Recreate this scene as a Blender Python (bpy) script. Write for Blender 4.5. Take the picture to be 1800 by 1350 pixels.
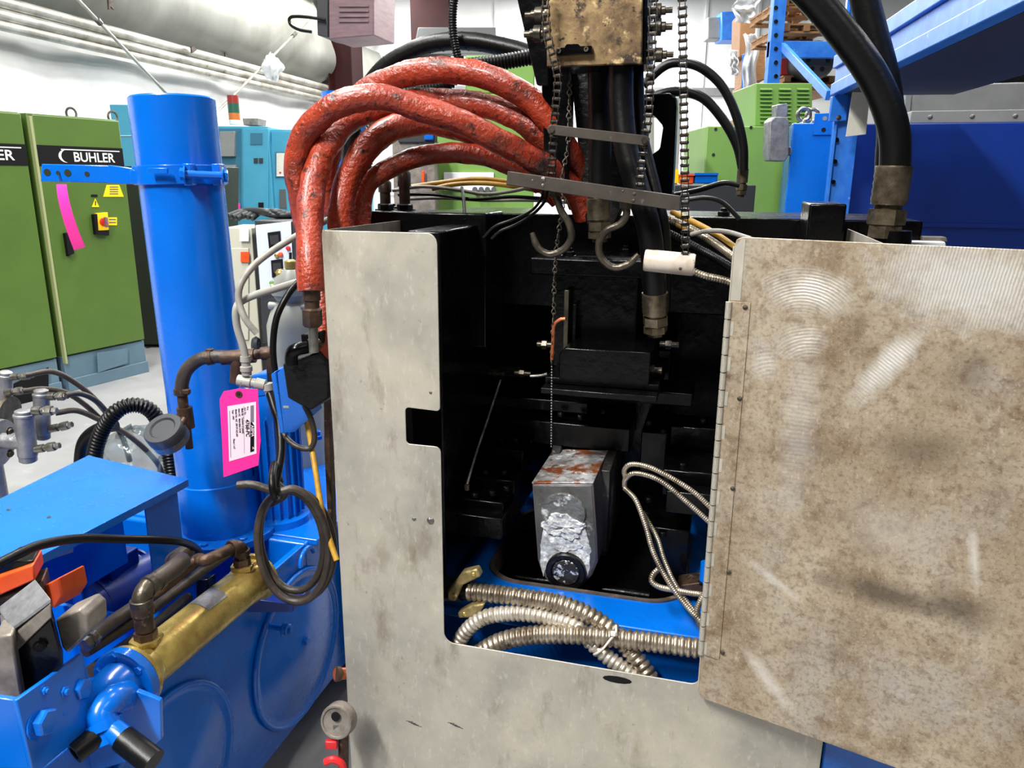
import bpy, bmesh, math, random
from mathutils import Vector as V, Matrix, noise, geometry
random.seed(7)
scene = bpy.context.scene
COL = scene.collection
for o in list(bpy.data.objects): bpy.data.objects.remove(o)

# ------------------------------------------------------------------ camera
F = 1352.0
CAM = V((0, 0, 1.55))
_up = V((37, 5046, 1352)).normalized()            # world up seen in camera axes
_fw = V((0, 0, -1))
_yc = (_fw - _up * _fw.dot(_up)).normalized()
_xc = _yc.cross(_up)
RC = Matrix((_xc, _yc, _up))                       # camera -> world
cd = bpy.data.cameras.new('camera'); cd.sensor_width = 36; cd.lens = 36 * F / 1800
cd.clip_start = .05; cd.clip_end = 200
cam = bpy.data.objects.new('camera', cd); COL.objects.link(cam)
cam.matrix_world = Matrix.Translation(CAM) @ RC.to_4x4()
scene.camera = cam

def ray(px, py): return RC @ V((px - 900, 675 - py, -F))
def at(px, py, Y):                                 # point seen at a pixel, Y metres ahead
    d = ray(px, py); return CAM + d * (Y / d.y)
def atz(px, py, z):
    d = ray(px, py); return CAM + d * ((z - CAM.z) / d.z)

# ------------------------------------------------------------------ world, lamps, exposure
w = bpy.data.worlds.new('world'); scene.world = w; w.use_nodes = True
bg = w.node_tree.nodes['Background']; bg.inputs[0].default_value = (.9, .95, 1, 1); bg.inputs[1].default_value = .03
vs = scene.view_settings
vs.view_transform = 'Standard'; vs.look = 'None'; vs.gamma = 1; vs.use_curve_mapping = False; vs.exposure = 0.24
LAMPS = [(-2.1, -1.6, 600), (2.4, -1.9, 45), (-2.0, 2.2, 240), (1.2, 3.0, 90), (-2.2, 6.4, 150), (1.6, 6.8, 200),
         (-2.2, 10.6, 240), (1.6, 11.2, 380), (5.2, 3.0, 70), (5.2, 8.0, 200), (1.6, 15.4, 520), (-2.6, 14.6, 360)]
LAMP_Z = 5.2
lamp_pos = []
for (x, y, e) in LAMPS:
    ld = bpy.data.lights.new('fluorescent_light', 'AREA'); ld.shape = 'RECTANGLE'; ld.size = .34; ld.size_y = 2.4
    ld.energy = e; ld.color = (1, .985, .95)
    lo = bpy.data.objects.new('fluorescent_light', ld); COL.objects.link(lo); lo.location = (x, y, LAMP_Z)
    lamp_pos.append((x, y))

# ------------------------------------------------------------------ materials
def lin(c):
    return tuple(((x / 255) / 12.92 if x <= 10 else ((x / 255 + .055) / 1.055) ** 2.4) for x in c)
MATS = {}
def mat(name, col, rough=.5, metal=0., col2=None, vs_=6., vcon=(.35, .65), bump=0., bs=60., coat=0., dirt=None, stretch=None,
        emit=0., alpha=1., spec=.5, rvar=0., trans=0.):
    m = bpy.data.materials.new(name); m.use_nodes = True; MATS[name] = m
    nt = m.node_tree; N = nt.nodes; L = nt.links; b = N['Principled BSDF']
    c = (*lin(col), 1)
    b.inputs['Base Color'].default_value = c; b.inputs['Roughness'].default_value = rough; b.inputs['Metallic'].default_value = metal
    b.inputs['Coat Weight'].default_value = coat; b.inputs['Coat Roughness'].default_value = .12
    b.inputs['Specular IOR Level'].default_value = spec
    b.inputs['Alpha'].default_value = alpha
    b.inputs['Transmission Weight'].default_value = trans
    if emit:
        b.inputs['Emission Color'].default_value = c; b.inputs['Emission Strength'].default_value = emit
    tc = None
    def coords():
        nonlocal tc
        if tc is None:
            t = N.new('ShaderNodeTexCoord'); mp = N.new('ShaderNodeMapping'); L.new(t.outputs['Object'], mp.inputs[0])
            mp.inputs['Scale'].default_value = stretch or (1, 1, 1); tc = mp.outputs[0]
        return tc
    def noise_ramp(scale, con, detail=6):
        n = N.new('ShaderNodeTexNoise'); n.inputs['Scale'].default_value = scale; n.inputs['Detail'].default_value = detail
        n.inputs['Roughness'].default_value = .65
        L.new(coords(), n.inputs['Vector']); r = N.new('ShaderNodeMapRange')
        r.inputs[1].default_value, r.inputs[2].default_value = con; L.new(n.outputs[0], r.inputs[0]); return r.outputs[0]
    cur = None
    def mixin(fac, c2):
        nonlocal cur
        mx = N.new('ShaderNodeMix'); mx.data_type = 'RGBA'
        L.new(fac, mx.inputs['Factor'])
        if cur is None: mx.inputs['A'].default_value = c
        else: L.new(cur, mx.inputs['A'])
        mx.inputs['B'].default_value = (*lin(c2), 1); cur = mx.outputs['Result']
    if col2: mixin(noise_ramp(vs_, vcon), col2)
    for d in (dirt or []): mixin(noise_ramp(d[1], d[2]), d[0])
    if cur is not None: L.new(cur, b.inputs['Base Color'])
    if rvar:
        f = noise_ramp(vs_ * 2.3, (.3, .7)); r = N.new('ShaderNodeMapRange')
        r.inputs[3].default_value = rough - rvar; r.inputs[4].default_value = rough + rvar
        L.new(f, r.inputs[0]); L.new(r.outputs[0], b.inputs['Roughness'])
    if bump:
        n = N.new('ShaderNodeTexNoise'); n.inputs['Scale'].default_value = bs; n.inputs['Detail'].default_value = 4
        L.new(coords(), n.inputs['Vector'])
        bp = N.new('ShaderNodeBump'); bp.inputs['Strength'].default_value = min(1, bump); bp.inputs['Distance'].default_value = .004
        L.new(n.outputs[0], bp.inputs['Height']); L.new(bp.outputs[0], b.inputs['Normal'])
    return m

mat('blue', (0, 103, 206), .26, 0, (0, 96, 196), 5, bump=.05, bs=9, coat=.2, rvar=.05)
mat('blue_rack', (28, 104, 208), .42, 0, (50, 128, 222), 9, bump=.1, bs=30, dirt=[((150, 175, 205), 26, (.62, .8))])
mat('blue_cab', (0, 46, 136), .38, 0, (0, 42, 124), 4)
mat('black', (3, 3, 4), .24, 0, (6, 6, 7), 9, bump=.3, bs=45, rvar=.08, spec=.22)
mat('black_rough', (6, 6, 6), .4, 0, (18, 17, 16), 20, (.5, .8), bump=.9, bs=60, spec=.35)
mat('rubber', (7, 7, 7), .38, 0, (14, 13, 12), 16, (.5, .75), bump=.2, bs=60, spec=.28)
mat('rubber_brown', (38, 32, 27), .48, 0, (60, 51, 43), 22, bump=.3, bs=90)
mat('sleeve', (160, 54, 24), .38, 0, (130, 40, 20), 14, bump=1., bs=110, coat=.15,
    dirt=[((178, 72, 54), 9, (.58, .74)), ((44, 24, 18), 8, (.53, .68)), ((26, 17, 15), 46, (.57, .68))], rvar=.1)
mat('steel', (150, 148, 142), .34, .85, (98, 94, 86), 20, bump=.25, bs=90, rvar=.1)
mat('dark_steel', (58, 54, 48), .36, .75, (98, 90, 78), 24, bump=.3, bs=80)
mat('chain', (44, 40, 37), .25, .8, (120, 108, 92), 60, (.5, .7), bump=.2)
mat('bar_steel', (74, 67, 60), .5, .3, (58, 52, 46), 18, dirt=[((112, 105, 95), 60, (.64, .76))], bump=.15)
mat('tan_plate', (150, 124, 84), .45, .3, (96, 74, 50), 14, (.4, .58), bump=.3, bs=40,
    dirt=[((52, 38, 28), 22, (.52, .62)), ((206, 180, 132), 34, (.57, .66)), ((40, 30, 24), 80, (.58, .66))])
mat('fitting', (130, 118, 98), .36, .8, (70, 60, 48), 26, bump=.3, bs=70)
mat('rust_fitting', (86, 64, 48), .5, .5, (48, 37, 30), 24, bump=.5, bs=70, dirt=[((150, 128, 104), 40, (.6, .75))])
mat('brass', (214, 190, 108), .3, .72, (158, 130, 72), 11, (.4, .66), bump=.15, bs=40, dirt=[((98, 62, 40), 15, (.6, .74))], rvar=.08)
mat('brass_cast', (168, 150, 102), .5, .5, (118, 102, 66), 40, bump=.6, bs=80)
mat('conduit', (186, 174, 156), .34, .8, (112, 98, 80), 22, (.42, .66), bump=.2, bs=80, dirt=[((66, 54, 44), 30, (.58, .72))])
mat('conduit_pale', (208, 200, 186), .38, .6, (150, 138, 120), 26, (.45, .7), bump=.3, bs=80)
mat('cable_grey', (126, 122, 114), .5, 0, (150, 146, 138), 30)
mat('cable_pale', (150, 148, 140), .5)
mat('cable_yellow', (196, 152, 44), .45, 0, (160, 118, 34), 30)
mat('pink', (255, 42, 150), .55, emit=0)
mat('sticker', (236, 214, 226), .5)
mat('ink', (6, 5, 7), .6, spec=.25)
mat('ink_grey', (120, 110, 122), .6)
mat('bluegrey', (92, 118, 134), .5, 0, (84, 108, 124), 3)
mat('green', (78, 106, 40), .42, 0, (72, 98, 36), 2.5)
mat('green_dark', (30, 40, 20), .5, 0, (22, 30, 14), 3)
mat('green_light', (118, 158, 76), .45, 0, (112, 150, 70), 3)
mat('teal', (66, 152, 182), .45, 0, (60, 144, 174), 3)
mat('teal_dark', (40, 104, 130), .5)
mat('beige', (190, 188, 170), .5)
mat('white_paint', (232, 234, 234), .45)
mat('panel_white', (206, 214, 228), .4)
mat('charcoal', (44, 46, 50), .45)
mat('grey', (132, 134, 134), .5, 0, (120, 122, 122), 6)
mat('grey_dark', (84, 86, 88), .5)
mat('cast_alu', (158, 158, 160), .42, .6, (120, 120, 124), 20, bump=.5, bs=60)
mat('tank_white', (160, 162, 152), .4, 0, (146, 148, 138), 6)
mat('yellow', (250, 206, 10), .5)
mat('red', (206, 34, 40), .45)
mat('lamp_red', (150, 40, 36), .4); mat('lamp_green', (30, 90, 70), .4); mat('lamp_amber', (206, 110, 40), .4)
mat('orange', (226, 82, 14), .45, 0, (200, 66, 10), 12)
mat('maroon', (48, 10, 12), .55, 0, (38, 8, 10), 4, spec=.3)
mat('mauve', (128, 100, 106), .5, 0, (108, 80, 88), 5, stretch=(1, 1, 6))
mat('wood', (156, 112, 64), .7, 0, (120, 84, 48), 12, stretch=(1, 1, 8), bump=.3)
mat('carton', (150, 108, 70), .8, 0, (132, 94, 58), 5)
mat('film', (226, 228, 230), .25, 0, (200, 204, 208), 8, bump=.8, bs=14, alpha=.75)
mat('film_clear', (120, 140, 150), .15, 0, (60, 70, 60), 18, bump=.9, bs=30, alpha=.4, dirt=[((190, 170, 60), 9, (.6, .7))])
mat('plastic_white', (206, 194, 180), .4, 0, (178, 160, 142), 30, (.45, .7), dirt=[((96, 74, 58), 90, (.66, .74))])
mat('tie_white', (226, 218, 210), .4)
mat('paper', (222, 220, 208), .7, 0, (204, 200, 186), 6)
mat('concrete', (150, 150, 151), .5, 0, (134, 134, 136), 1.2, bump=.15, bs=25, rvar=.12,
    dirt=[((128, 126, 122), 2.2, (.6, .74)), ((94, 92, 88), 34, (.68, .76)), ((172, 172, 172), 6, (.62, .8))])
mat('insul_white', (238, 238, 236), .5, 0, (222, 223, 222), 1.4, bump=.25, bs=3, dirt=[((150, 148, 144), 5, (.7, .82))])
mat('insul_grey', (138, 138, 132), .42, 0, (118, 118, 110), 1.6, bump=.3, bs=3, dirt=[((96, 92, 84), 3.4, (.66, .8))], stretch=(1, 1, .4))
mat('girt', (196, 194, 186), .35, .4, (140, 136, 124), 3, dirt=[((84, 76, 62), 6, (.62, .72))])
mat('wall_back', (240, 242, 242), .6, 0, (230, 232, 234), 1)
mat('copper', (176, 96, 60), .4, .6)
mat('refractory', (92, 82, 72), .75, 0, (58, 50, 44), 24, bump=.9, bs=50, dirt=[((128, 104, 86), 30, (.6, .72))])
mat('gauge_glass', (62, 64, 66), .08, 0, coat=1)
mat('foam_black', (26, 26, 26), .75, bump=.6, bs=60)
mat('ceiling', (84, 86, 86), .8)
mat('valve_grey', (150, 142, 132), .45, .4, (110, 102, 94), 22, bump=.3, bs=60)

def alu(name, streaks=False):
    """aged sheet aluminium: soft cloudy stains, fine grain; optionally ground-down swirl patches, one of them whitened as a painted highlight"""
    m = bpy.data.materials.new(name); m.use_nodes = True; MATS[name] = m
    nt = m.node_tree; N = nt.nodes; L = nt.links; b = N['Principled BSDF']
    t = N.new('ShaderNodeTexCoord'); co = t.outputs['Object']
    def nz(scale, lo, hi, sc=(1, 1, 1), det=8, rgh=.65):
        mp = N.new('ShaderNodeMapping'); mp.inputs['Scale'].default_value = sc; L.new(co, mp.inputs[0])
        n = N.new('ShaderNodeTexNoise'); n.inputs['Scale'].default_value = scale; n.inputs['Detail'].default_value = det
        n.inputs['Roughness'].default_value = rgh
        L.new(mp.outputs[0], n.inputs['Vector']); r = N.new('ShaderNodeMapRange')
        r.inputs[1].default_value = lo; r.inputs[2].default_value = hi; L.new(n.outputs[0], r.inputs[0]); return r.outputs[0], n.outputs[0]
    def mix(f, a, c2):
        mx = N.new('ShaderNodeMix'); mx.data_type = 'RGBA'; L.new(f, mx.inputs['Factor'])
        if isinstance(a, tuple): mx.inputs['A'].default_value = a
        else: L.new(a, mx.inputs['A'])
        mx.inputs['B'].default_value = c2; return mx.outputs['Result']
    def mul(a, k):
        n = N.new('ShaderNodeMath'); n.operation = 'MULTIPLY'; L.new(a, n.inputs[0])
        if isinstance(k, float): n.inputs[1].default_value = k
        else: L.new(k, n.inputs[1])
        return n.outputs[0]
    g = lambda *c: (*lin(c), 1)
    if streaks:
        c = mix(nz(5, .34, .66)[0], g(182, 168, 146), g(150, 132, 106))
        c = mix(mul(nz(11, .5, .66)[0], .75), c, g(118, 94, 68))
        c = mix(mul(nz(3.4, .52, .66)[0], .7), c, g(172, 168, 162))
        c = mix(mul(nz(48, .5, .66)[0], .6), c, g(108, 84, 62))
        c = mix(mul(nz(150, .5, .64)[0], .45), c, g(92, 70, 52))
        c = mix(mul(nz(220, .56, .66)[0], .4), c, g(206, 194, 176))
        c = mix(mul(nz(70, .58, .68, (1, 1, .5), 10)[0], .6), c, g(196, 180, 156))
        c = mix(mul(nz(30, .62, .7, (1, 1, 1.6), 10)[0], .45), c, g(66, 52, 42))
        sp0 = N.new('ShaderNodeSeparateXYZ'); L.new(co, sp0.inputs[0])
        for (cx, cz, ax, az, k) in SOOT:           # soot smears with their own outline
            v1_ = N.new('ShaderNodeVectorMath'); v1_.operation = 'SUBTRACT'; L.new(co, v1_.inputs[0]); v1_.inputs[1].default_value = (cx, 0, cz)
            v2_ = N.new('ShaderNodeVectorMath'); v2_.operation = 'MULTIPLY'; L.new(v1_.outputs[0], v2_.inputs[0]); v2_.inputs[1].default_value = (1 / ax, 0, 1 / az)
            v3_ = N.new('ShaderNodeVectorMath'); v3_.operation = 'LENGTH'; L.new(v2_.outputs[0], v3_.inputs[0])
            ad = N.new('ShaderNodeMath'); ad.operation = 'MULTIPLY_ADD'; L.new(nz(24, 0, 1, (1, 1, 1), 12, .75)[1], ad.inputs[0]); ad.inputs[1].default_value = 2.2; L.new(v3_.outputs['Value'], ad.inputs[2])
            mr_ = N.new('ShaderNodeMapRange'); mr_.inputs[1].default_value = 2.0; mr_.inputs[2].default_value = 1.3; L.new(ad.outputs[0], mr_.inputs[0])
            c = mix(mul(mr_.outputs[0], k), c, g(70, 58, 48))
    else:
        c = mix(nz(5, .35, .65)[0], g(190, 184, 170), g(160, 156, 146))
        c = mix(mul(nz(3.2, .48, .66)[0], .7), c, g(206, 198, 176))
        c = mix(mul(nz(16, .55, .72, (1, 1, .35))[0], .75), c, g(126, 114, 92))
        c = mix(mul(nz(60, .64, .74)[0], .6), c, g(104, 92, 76))
        c = mix(mul(nz(6, .56, .68, (1, 1, .5))[0], .6), c, g(124, 108, 78))
        c = mix(mul(nz(90, .56, .66, (1, 1, .4))[0], .35), c, g(214, 208, 194))
    rough = N.new('ShaderNodeMapRange'); rough.inputs[3].default_value = .38; rough.inputs[4].default_value = .58
    L.new(nz(7, .3, .7)[0], rough.inputs[0]); rgh = rough.outputs[0]
    hgt = mul(nz(170, 0, 1, (1, 1, .25))[1], .25)
    if streaks:
        # ground patches, one also a painted lamp highlight: (u, z centre, half-lengths, angle) in the sheet's own coordinates
        sp = N.new('ShaderNodeSeparateXYZ'); L.new(co, sp.inputs[0])
        tot = None
        for (cx, cz, ax, az, ang, sc, st_) in GROUND_AND_GLARE:
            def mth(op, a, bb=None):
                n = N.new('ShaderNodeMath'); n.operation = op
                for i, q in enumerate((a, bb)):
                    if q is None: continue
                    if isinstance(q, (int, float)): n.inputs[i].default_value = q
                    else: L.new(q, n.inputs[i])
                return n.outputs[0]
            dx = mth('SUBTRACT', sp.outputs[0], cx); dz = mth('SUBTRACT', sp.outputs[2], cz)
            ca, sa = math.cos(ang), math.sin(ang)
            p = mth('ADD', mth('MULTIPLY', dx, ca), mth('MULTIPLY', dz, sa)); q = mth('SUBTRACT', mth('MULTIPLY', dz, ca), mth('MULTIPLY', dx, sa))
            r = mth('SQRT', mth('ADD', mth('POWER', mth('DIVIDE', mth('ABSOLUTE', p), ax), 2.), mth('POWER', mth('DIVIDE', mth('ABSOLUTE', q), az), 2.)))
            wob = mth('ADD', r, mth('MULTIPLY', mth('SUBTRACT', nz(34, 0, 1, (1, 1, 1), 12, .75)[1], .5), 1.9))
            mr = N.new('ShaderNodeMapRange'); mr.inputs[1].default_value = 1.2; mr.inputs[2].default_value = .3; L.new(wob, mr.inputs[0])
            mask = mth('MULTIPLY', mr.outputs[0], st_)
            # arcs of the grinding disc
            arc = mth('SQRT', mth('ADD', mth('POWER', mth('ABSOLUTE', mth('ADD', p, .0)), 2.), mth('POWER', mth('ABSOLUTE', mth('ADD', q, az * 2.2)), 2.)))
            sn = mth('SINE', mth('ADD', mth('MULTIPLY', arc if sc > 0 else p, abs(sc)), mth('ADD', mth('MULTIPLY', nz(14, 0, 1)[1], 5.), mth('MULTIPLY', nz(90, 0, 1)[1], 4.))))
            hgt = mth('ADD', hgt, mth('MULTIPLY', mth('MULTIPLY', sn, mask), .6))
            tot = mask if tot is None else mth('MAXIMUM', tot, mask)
        c = mix(mul(tot, .85), c, g(228, 225, 218))  # whitens the bare metal, and the painted highlight along with it
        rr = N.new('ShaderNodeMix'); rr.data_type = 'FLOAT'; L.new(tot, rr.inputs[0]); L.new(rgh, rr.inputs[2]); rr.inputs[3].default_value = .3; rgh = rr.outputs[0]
    L.new(c, b.inputs['Base Color']); L.new(rgh, b.inputs['Roughness']); b.inputs['Metallic'].default_value = .42
    bp = N.new('ShaderNodeBump'); bp.inputs['Strength'].default_value = .5; bp.inputs['Distance'].default_value = .0016
    L.new(hgt, bp.inputs['Height']); L.new(bp.outputs[0], b.inputs['Normal'])
    return m

# ------------------------------------------------------------------ mesh helpers
def frame_for(d):
    d = d.normalized(); a = V((0, 0, 1)) if abs(d.z) < .9 else V((1, 0, 0))
    x = a.cross(d).normalized(); return x, d.cross(x)
class MB:
    def __init__(s): s.v = []; s.f = []
    def add(s, vs, fs):
        o = len(s.v); s.v += [V(p) for p in vs]; s.f += [tuple(i + o for i in f) for f in fs]; return s
    def box(s, c, sx, sy, sz, ax=None):
        ax = ax or (V((1, 0, 0)), V((0, 1, 0)), V((0, 0, 1)))
        c = V(c); p = [c + ax[0] * (sx * i / 2) + ax[1] * (sy * j / 2) + ax[2] * (sz * k / 2) for i in (-1, 1) for j in (-1, 1) for k in (-1, 1)]
        return s.add(p, [(0, 1, 3, 2), (4, 6, 7, 5), (0, 4, 5, 1), (2, 3, 7, 6), (0, 2, 6, 4), (1, 5, 7, 3)])
    def prism(s, pts, d):
        n = len(pts); d = V(d); pts = [V(p) for p in pts]
        return s.add(pts + [p + d for p in pts], [tuple(range(n))[::-1], tuple(range(n, 2 * n))] + [(i, (i + 1) % n, n + (i + 1) % n, n + i) for i in range(n)])
    def loft(s, rings, caps=True, closed=True):
        n = len(rings[0]); vs = [p for r in rings for p in r]; fs = []
        for k in range(len(rings) - 1):
            for i in range(n if closed else n - 1):
                j = (i + 1) % n; fs.append((k * n + i, k * n + j, (k + 1) * n + j, (k + 1) * n + i))
        if caps: fs += [tuple(range(n))[::-1], tuple(range((len(rings) - 1) * n, len(rings) * n))]
        return s.add(vs, fs)
    def lathe(s, p, d, prof, n=20, ph=0.):
        p = V(p); d = V(d).normalized(); x, y = frame_for(d)
        return s.loft([[p + d * t + (x * math.cos(ph + 2 * math.pi * i / n) + y * math.sin(ph + 2 * math.pi * i / n)) * max(r, 1e-5) for i in range(n)] for t, r in prof])
    def cyl(s, a, b, r, r2=None, n=16):
        a = V(a); b = V(b); return s.lathe(a, b - a, [(0, r), ((b - a).length, r if r2 is None else r2)], n)
    def tube(s, pts, r, n=12, caps=True):
        pts = [V(p) for p in pts]; R = []
        t0 = (pts[1] - pts[0]).normalized(); x, y = frame_for(t0)
        for i, p in enumerate(pts):
            t = (pts[min(i + 1, len(pts) - 1)] - pts[max(i - 1, 0)]).normalized()
            x = (x - t * x.dot(t)).normalized(); y = t.cross(x)
            rr = r(i) if callable(r) else r
            ring = []
            for k in range(n):
                a = 2 * math.pi * k / n; q = rr(a) if callable(rr) else rr
                ring.append(p + (x * math.cos(a) + y * math.sin(a)) * q)
            R.append(ring)
        return s.loft(R, caps)
    def torus(s, c, d, R, r, n=24, m=8, a0=0., a1=2 * math.pi):
        x, y = frame_for(V(d)); c = V(c); full = a1 - a0 > 6.28
        pts = [c + (x * math.cos(a0 + (a1 - a0) * i / n) + y * math.sin(a0 + (a1 - a0) * i / n)) * R for i in range(n + (0 if full else 1))]
        if not full: return s.tube(pts, r, m)
        rings = []
        for i in range(n):
            a = 2 * math.pi * i / n; e = x * math.cos(a) + y * math.sin(a); dd = V(d).normalized()
            rings.append([c + e * (R + r * math.cos(2 * math.pi * k / m)) + dd * (r * math.sin(2 * math.pi * k / m)) for k in range(m)])
        rings.append(rings[0]); return s.loft(rings, False)
    def sph(s, c, r, n=12, m=8, sc=(1, 1, 1)):
        c = V(c); return s.loft([[c + V((math.cos(2 * math.pi * i / n) * math.sin(t) * r * sc[0], math.sin(2 * math.pi * i / n) * math.sin(t) * r * sc[1], -math.cos(t) * r * sc[2])) for i in range(n)]
                                 for t in [max(.02, min(math.pi - .02, math.pi * k / m)) for k in range(m + 1)]])
    def grid(s, fn, nu, nv):
        vs = [fn(i / nu, j / nv) for j in range(nv + 1) for i in range(nu + 1)]
        return s.add(vs, [(j * (nu + 1) + i, j * (nu + 1) + i + 1, (j + 1) * (nu + 1) + i + 1, (j + 1) * (nu + 1) + i) for j in range(nv) for i in range(nu)])
    def build(s, name, m, parent=None, bev=0., ang=38, seg=2, fix=True, origin=None):
        base = V(origin) if origin is not None else (BASE[parent] if parent is not None else None)
        if base is None:
            xs = [p.x for p in s.v]; ys = [p.y for p in s.v]; base = V(((min(xs) + max(xs)) / 2, (min(ys) + max(ys)) / 2, min(p.z for p in s.v)))
        me = bpy.data.meshes.new(name); me.from_pydata([p - base for p in s.v], [], s.f); me.update()
        if fix:
            b = bmesh.new(); b.from_mesh(me); bmesh.ops.recalc_face_normals(b, faces=b.faces); b.to_mesh(me); b.free()
        me.materials.append(MATS[m]); me.shade_smooth(); me.set_sharp_from_angle(angle=math.radians(ang))
        o = bpy.data.objects.new(name, me); COL.objects.link(o); BASE[o] = base
        if parent is not None: o.parent = parent; o.location = base - BASE[parent]
        else: o.location = base
        if bev:
            md = o.modifiers.new('bevel', 'BEVEL'); md.width = bev; md.segments = seg; md.limit_method = 'ANGLE'; md.angle_limit = math.radians(40)
        return o
BASE = {}
def thing(name, label, cat, loc, group=None):
    o = bpy.data.objects.new(name, None); COL.objects.link(o); o.location = loc; BASE[o] = V(loc); o.empty_display_size = .05
    return tag(o, label, cat, group)
def tag(o, label, cat, group=None):
    o['label'] = label; o['category'] = cat
    if group: o['group'] = group
    return o
def struct(o, label=None, kind='structure'):
    o['kind'] = kind
    if label: o['label'] = label
    return o
def put(me, name, parent, M):                      # another object on shared mesh data, M in world space
    o = bpy.data.objects.new(name, me); COL.objects.link(o); o.parent = parent
    BASE[o] = M.translation.copy()
    o.matrix_basis = Matrix.Translation(-BASE[parent]) @ M
    return o
def basis(o, x, y, z):
    m = Matrix((x, y, z)).transposed().to_4x4(); m.translation = o; return m
def facing(p, d, s=1., up=None):
    d = V(d).normalized()
    if up is None: x, y = frame_for(d)
    else: x = V(up).cross(d).normalized(); y = d.cross(x)
    return basis(V(p), x, y, d) @ Matrix.Scale(s, 4)
def spline(P, n=10):
    P = [V(p) for p in P]; Q = [P[0] * 2 - P[1]] + P + [P[-1] * 2 - P[-2]]; out = []
    for i in range(1, len(Q) - 2):
        a, b, c, d = Q[i - 1:i + 3]
        for k in range(n):
            t = k / n; out.append(.5 * ((2 * b) + (c - a) * t + (2 * a - 5 * b + 4 * c - d) * t * t + (3 * b - a - 3 * c + d) * t ** 3))
    return out + [P[-1]]
def resample(P, step):
    P = [V(p) for p in P]; out = [P[0]]; acc = 0.; L = [0.]
    for a, b in zip(P, P[1:]): L.append(L[-1] + (b - a).length)
    n = max(2, int(L[-1] / step)); j = 0
    for k in range(1, n + 1):
        t = L[-1] * k / n
        while j < len(L) - 2 and L[j + 1] < t: j += 1
        q = (t - L[j]) / max(1e-9, L[j + 1] - L[j]); out.append(P[j].lerp(P[j + 1], min(1, q)))
    return out
def text_mesh(txt, size, name='lettering', bold=0.):
    cu = bpy.data.curves.new('t', 'FONT'); cu.body = txt; cu.size = 1; cu.extrude = (.0004 if size > .03 else .0001) / size; cu.offset = bold; cu.resolution_u = 4; cu.align_x = 'LEFT'
    o = bpy.data.objects.new('t', cu); COL.objects.link(o); dg = bpy.context.evaluated_depsgraph_get()
    me = bpy.data.meshes.new_from_object(o.evaluated_get(dg)); bpy.data.objects.remove(o); bpy.data.curves.remove(cu); me.name = name
    return me
def letter(txt, size, parent, p, x, y, m, bold=0., sx=1.):
    me = text_mesh(txt, size, bold=bold); me.materials.clear(); me.materials.append(MATS[m])
    z = x.cross(y).normalized()
    M = basis(V(p), x.normalized() * sx * size, y.normalized() * size, z * size)
    o = bpy.data.objects.new('lettering', me); COL.objects.link(o); o.parent = parent; BASE[o] = V(p)
    o.matrix_basis = Matrix.Translation(-BASE[parent]) @ M; return o

# shared small hardware (local +z = outwards)
def _hw(name, fn, m, bev=0.):
    b = MB(); fn(b); o = b.build(name, m, None, bev, origin=(0, 0, 0)); me = o.data
    if bev:
        dg = bpy.context.evaluated_depsgraph_get(); me2 = bpy.data.meshes.new_from_object(o.evaluated_get(dg)); me2.shade_smooth(); me2.set_sharp_from_angle(angle=.6); me = me2
    bpy.data.objects.remove(o); return me
Z = V((0, 0, 1)); O0 = V((0, 0, 0))
def hexbolt(b): b.lathe(O0, Z, [(-.1, 1.35), (.12, 1.35), (.12, 1.32)], 16); b.lathe((0, 0, .12), Z, [(0, 1.), (.55, 1.), (.68, .86)], 6)
def nutbolt(b): hexbolt(b); b.lathe((0, 0, .7), Z, [(0, .6), (.55, .6), (.62, .52)], 12)
def screw(b): b.lathe(O0, Z, [(-.1, 1.), (.15, 1.), (.4, .75), (.5, .3)], 12); b.box((0, 0, .5), .9, .16, .08)
def socket(b): b.lathe(O0, Z, [(-.2, 1.), (1., 1.), (1.1, .92), (1.1, .55), (.6, .5)], 14)
HW = {}
for k, fn in (('hexbolt', hexbolt), ('nutbolt', nutbolt), ('screw', screw), ('socket', socket)):
    for m in ('black', 'blue', 'steel', 'dark_steel', 'brass'): HW[k, m] = _hw(k, fn, m)
def bolt(parent, p, d, r, kind='hexbolt', m='black', name=None):
    return put(HW[kind, m], name or {'hexbolt': 'bolt', 'nutbolt': 'bolt', 'screw': 'screw', 'socket': 'socket_screw'}[kind], parent, facing(p, d, r))

# ------------------------------------------------------------------ machine frame of reference
AL = math.radians(15.15)
UU = V((math.cos(AL), -math.sin(AL), 0)); VV = V((math.sin(AL), math.cos(AL), 0)); ZZ = V((0, 0, 1))
MO = at(565, 405, 1.45); MO = V((MO.x, MO.y, 0))
AX = (UU, VV, ZZ)
def M(u, v, z): return MO + UU * u + VV * v + ZZ * z
def pf(px, py, v):                                 # pixel -> point v metres behind the guard front
    d = ray(px, py); t = ((MO - CAM).dot(VV) + v) / d.dot(VV); return CAM + d * t
def uz(px, py, v=0.):
    p = pf(px, py, v); return (p - MO).dot(UU), p.z
def loc(p): q = p - MO; return q.dot(UU), q.dot(VV), p.z

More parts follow.
